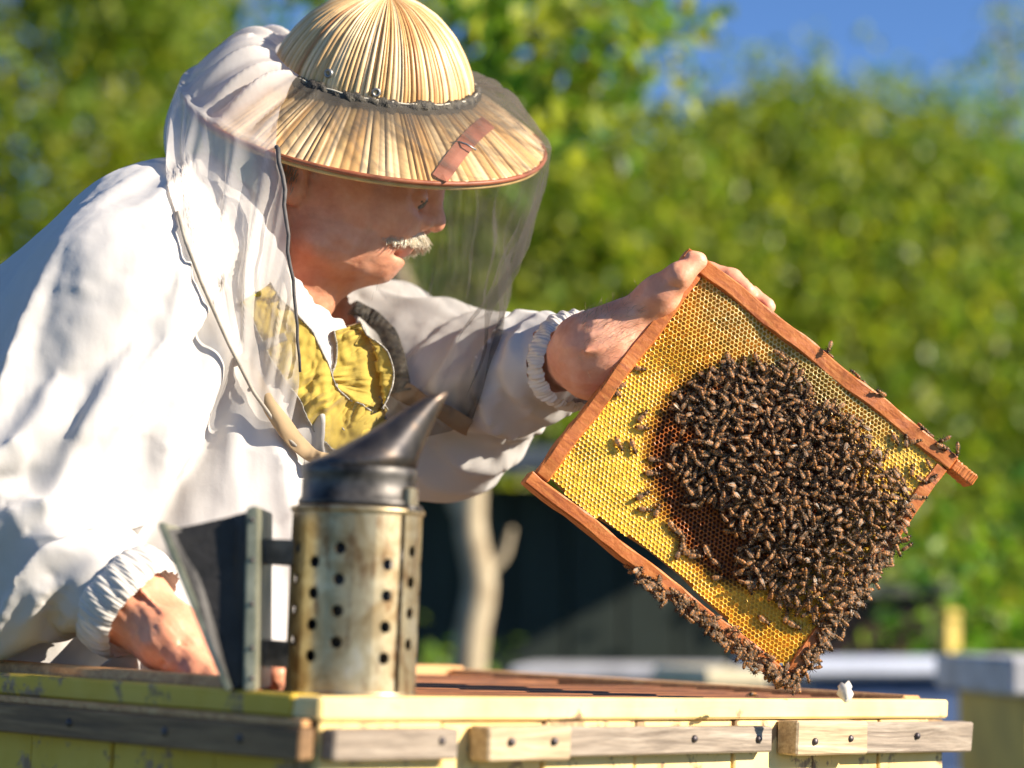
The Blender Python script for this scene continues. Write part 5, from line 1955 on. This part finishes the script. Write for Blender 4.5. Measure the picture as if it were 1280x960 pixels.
tube('seam_cord', [p + Vector((0.0008 * math.sin(k * 2.1), 0, 0)) for k, p in enumerate(seam)], [0.0021 - 0.00006 * k for k in range(len(seam))], SEAM, vb, 7)
V, F = [], []
nb_, mb_ = 240, 10
for k in range(nb_ + 1):
    a = -131 + (116 + 131) * k / nb_
    for j in range(mb_):
        th = 2 * math.pi * j / mb_
        rw = 0.0058 + 0.0012 * math.sin(a * 0.31) + 0.0010 * math.sin(a * 0.9 + 2 * th) + 0.0006 * math.sin(a * 2.3 + 3 * th)
        V.append(hatp(0.0905 + rw * 0.8 * math.cos(th), a, 0.0012 + rw * math.sin(th) + 0.0008 * math.sin(a * 0.2)))
for k in range(nb_):
    for j in range(mb_):
        F.append((k * mb_ + j, k * mb_ + (j + 1) % mb_, (k + 1) * mb_ + (j + 1) % mb_, (k + 1) * mb_ + j))
mk('hat_band', V, F, BAND, hat)
ring('band_string', 0.0918, 0.0055, 0.0007, mat_plain('pale_string', (0.5, 0.45, 0.35), (0.65, 0.6, 0.5), 60, 0.8), hat, 0.0003, -131, 60, 120, 5)

tube('hem_seam', [p - (p - EYE).normalized() * 0.003 for p in [push_out(hem(a)) for a in np.linspace(-176, -60, 60)]], 0.0016, GREYT, vw, 6)
# hem bands and the gathered yellow trim, lying on the jacket
def strip(name, path, width, mat, parent, lift=0.006, gather=0.0, gn=30, nseg=60, m=9, seed=0, puff=0.0, crumple=0.0):
    P2 = catmull([Vector((x, y, 0)) for x, y in path], 10)
    L = np.concatenate([[0], np.cumsum([(P2[i + 1] - P2[i]).length for i in range(len(P2) - 1)])])
    r = np.random.default_rng(seed)
    ph = r.uniform(0, 6.28, 8)
    V, F, C = [], [], []
    wd = (lambda t: width) if np.isscalar(width) else (lambda t: float(np.interp(t, np.linspace(0, 1, len(width)), width)))
    for i in range(nseg + 1):
        s = L[-1] * i / nseg
        x = float(np.interp(s, L, [p.x for p in P2]))
        y = float(np.interp(s, L, [p.y for p in P2]))
        x2 = float(np.interp(min(s + 2, L[-1]), L, [p.x for p in P2])) - float(np.interp(max(s - 2, 0), L, [p.x for p in P2]))
        y2 = float(np.interp(min(s + 2, L[-1]), L, [p.y for p in P2])) - float(np.interp(max(s - 2, 0), L, [p.y for p in P2]))
        l = math.hypot(x2, y2) or 1
        nx_, ny_ = -y2 / l, x2 / l
        t = i / nseg
        base = on_jacket(x, y, lift)
        tow = (EYE - base).normalized()
        w = wd(t) * (1 + 0.08 * math.sin(13 * t + ph[0]))
        for j in range(m):
            e = j / (m - 1) - 0.5
            tt = t + 0.03 * math.sin(17 * t + ph[5]) + 0.015 * math.sin(41 * t + 5 * e + ph[6])
            g = gather * (0.6 + 0.6 * math.sin(9 * t + 3 * e + ph[7])) * (math.sin(gn * tt * 6.28 + 3.5 * math.sin(2.2 * e + ph[1] + 4 * t) + ph[2]) * 0.7 + 0.5 * math.sin(gn * 0.57 * t * 6.28 + 4 * e + ph[3]) + 0.3 * math.sin(gn * 1.9 * t * 6.28 - 3 * e))
            if crumple:
                nq = np.array([[x / 24.0 + e * w / 17, y / 17.0 - e * w / 40, seed * 3.0]])
                g += crumple * (1 - 2.2 * abs(float(vnoise(nq, seed + 50)[0])) + 0.8 * float(vnoise(nq * 2.3, seed + 60)[0]))
            sh = w * e + gather * 300 * math.sin(gn * 0.5 * t * 6.28 + ph[4]) * e
            q = W(x + nx_ * sh, y + ny_ * sh, base.y)
            hj = on_jacket(x + nx_ * sh, y + ny_ * sh, lift)
            q = q.lerp(hj, 0.5) if abs(hj.y - base.y) < 0.05 else q
            V.append(q + tow * (g + puff * math.cos(math.pi * e)))
    for i in range(nseg):
        for j in range(m - 1):
            F.append((i * m + j, i * m + j + 1, (i + 1) * m + j + 1, (i + 1) * m + j))
    o = mk(name, V, F, mat, parent)
    if crumple:
        for e0 in (0, m - 1):
            tube('edge_stitching', [V[i * m + e0] + (EYE - V[i * m + e0]).normalized() * 0.0012 for i in range(nseg + 1)], 0.0008, STITCH, parent, 5)
    md = o.modifiers.new('thick', 'SOLIDIFY')
    md.thickness = 0.001
    md.offset = 0
    md = o.modifiers.new('smooth', 'SUBSURF')
    md.levels = md.render_levels = 1
    return o
STITCH = mat_plain('grey_stitching', (0.12, 0.11, 0.1), (0.5, 0.47, 0.4), 300, 0.8, bump=0)
YELC = mat_cloth('yellow_cotton', (0.66, 0.50, 0.10), 0.3, 0.5)
TANC = mat_cloth('tan_hem_tape', (0.42, 0.30, 0.17), 0.1, 0.3)
BRNC = mat_cloth('brown_tape', (0.26, 0.17, 0.09), 0.05, 0.3)
strip('yellow_trim', [(318, 366), (340, 398), (362, 430), (386, 474), (408, 512), (436, 536), (478, 548)], [44, 56, 56, 52, 62, 50], YELC, vb, 0.009, 0.0026, 12, 170, 21, 1, 0.001, 0.0014)
strip('yellow_trim', [(428, 392), (438, 425), (450, 455), (452, 485), (446, 512), (470, 532)], [28, 44, 72, 76, 64, 46], YELC, vb, 0.010, 0.0026, 10, 170, 21, 2, 0.001, 0.0014)
strip('hem_tape', [(303, 443), (322, 480), (345, 520), (372, 556), (405, 575), (445, 574)], [16, 18, 20, 22, 20, 14], TANC, vb, 0.009, 0.0012, 6, 60, 7, 3, 0.003)
strip('grey_tape', [(299, 446), (326, 434), (356, 421)], 11, GREYT, vb, 0.014, 0.0006, 4, 30, 5, 4, 0.001)
strip('bunched_net', [(434, 382), (462, 398), (486, 420), (496, 455), (502, 490)], [14, 22, 24, 26, 30], BAND, vb, 0.013, 0.0028, 9, 90, 9, 5, 0.004)
strip('brown_tape', [(470, 474), (510, 492), (548, 510), (588, 532)], [20, 22, 20, 22], BRNC, vb, 0.012, 0.0012, 5, 60, 7, 6, 0.002)
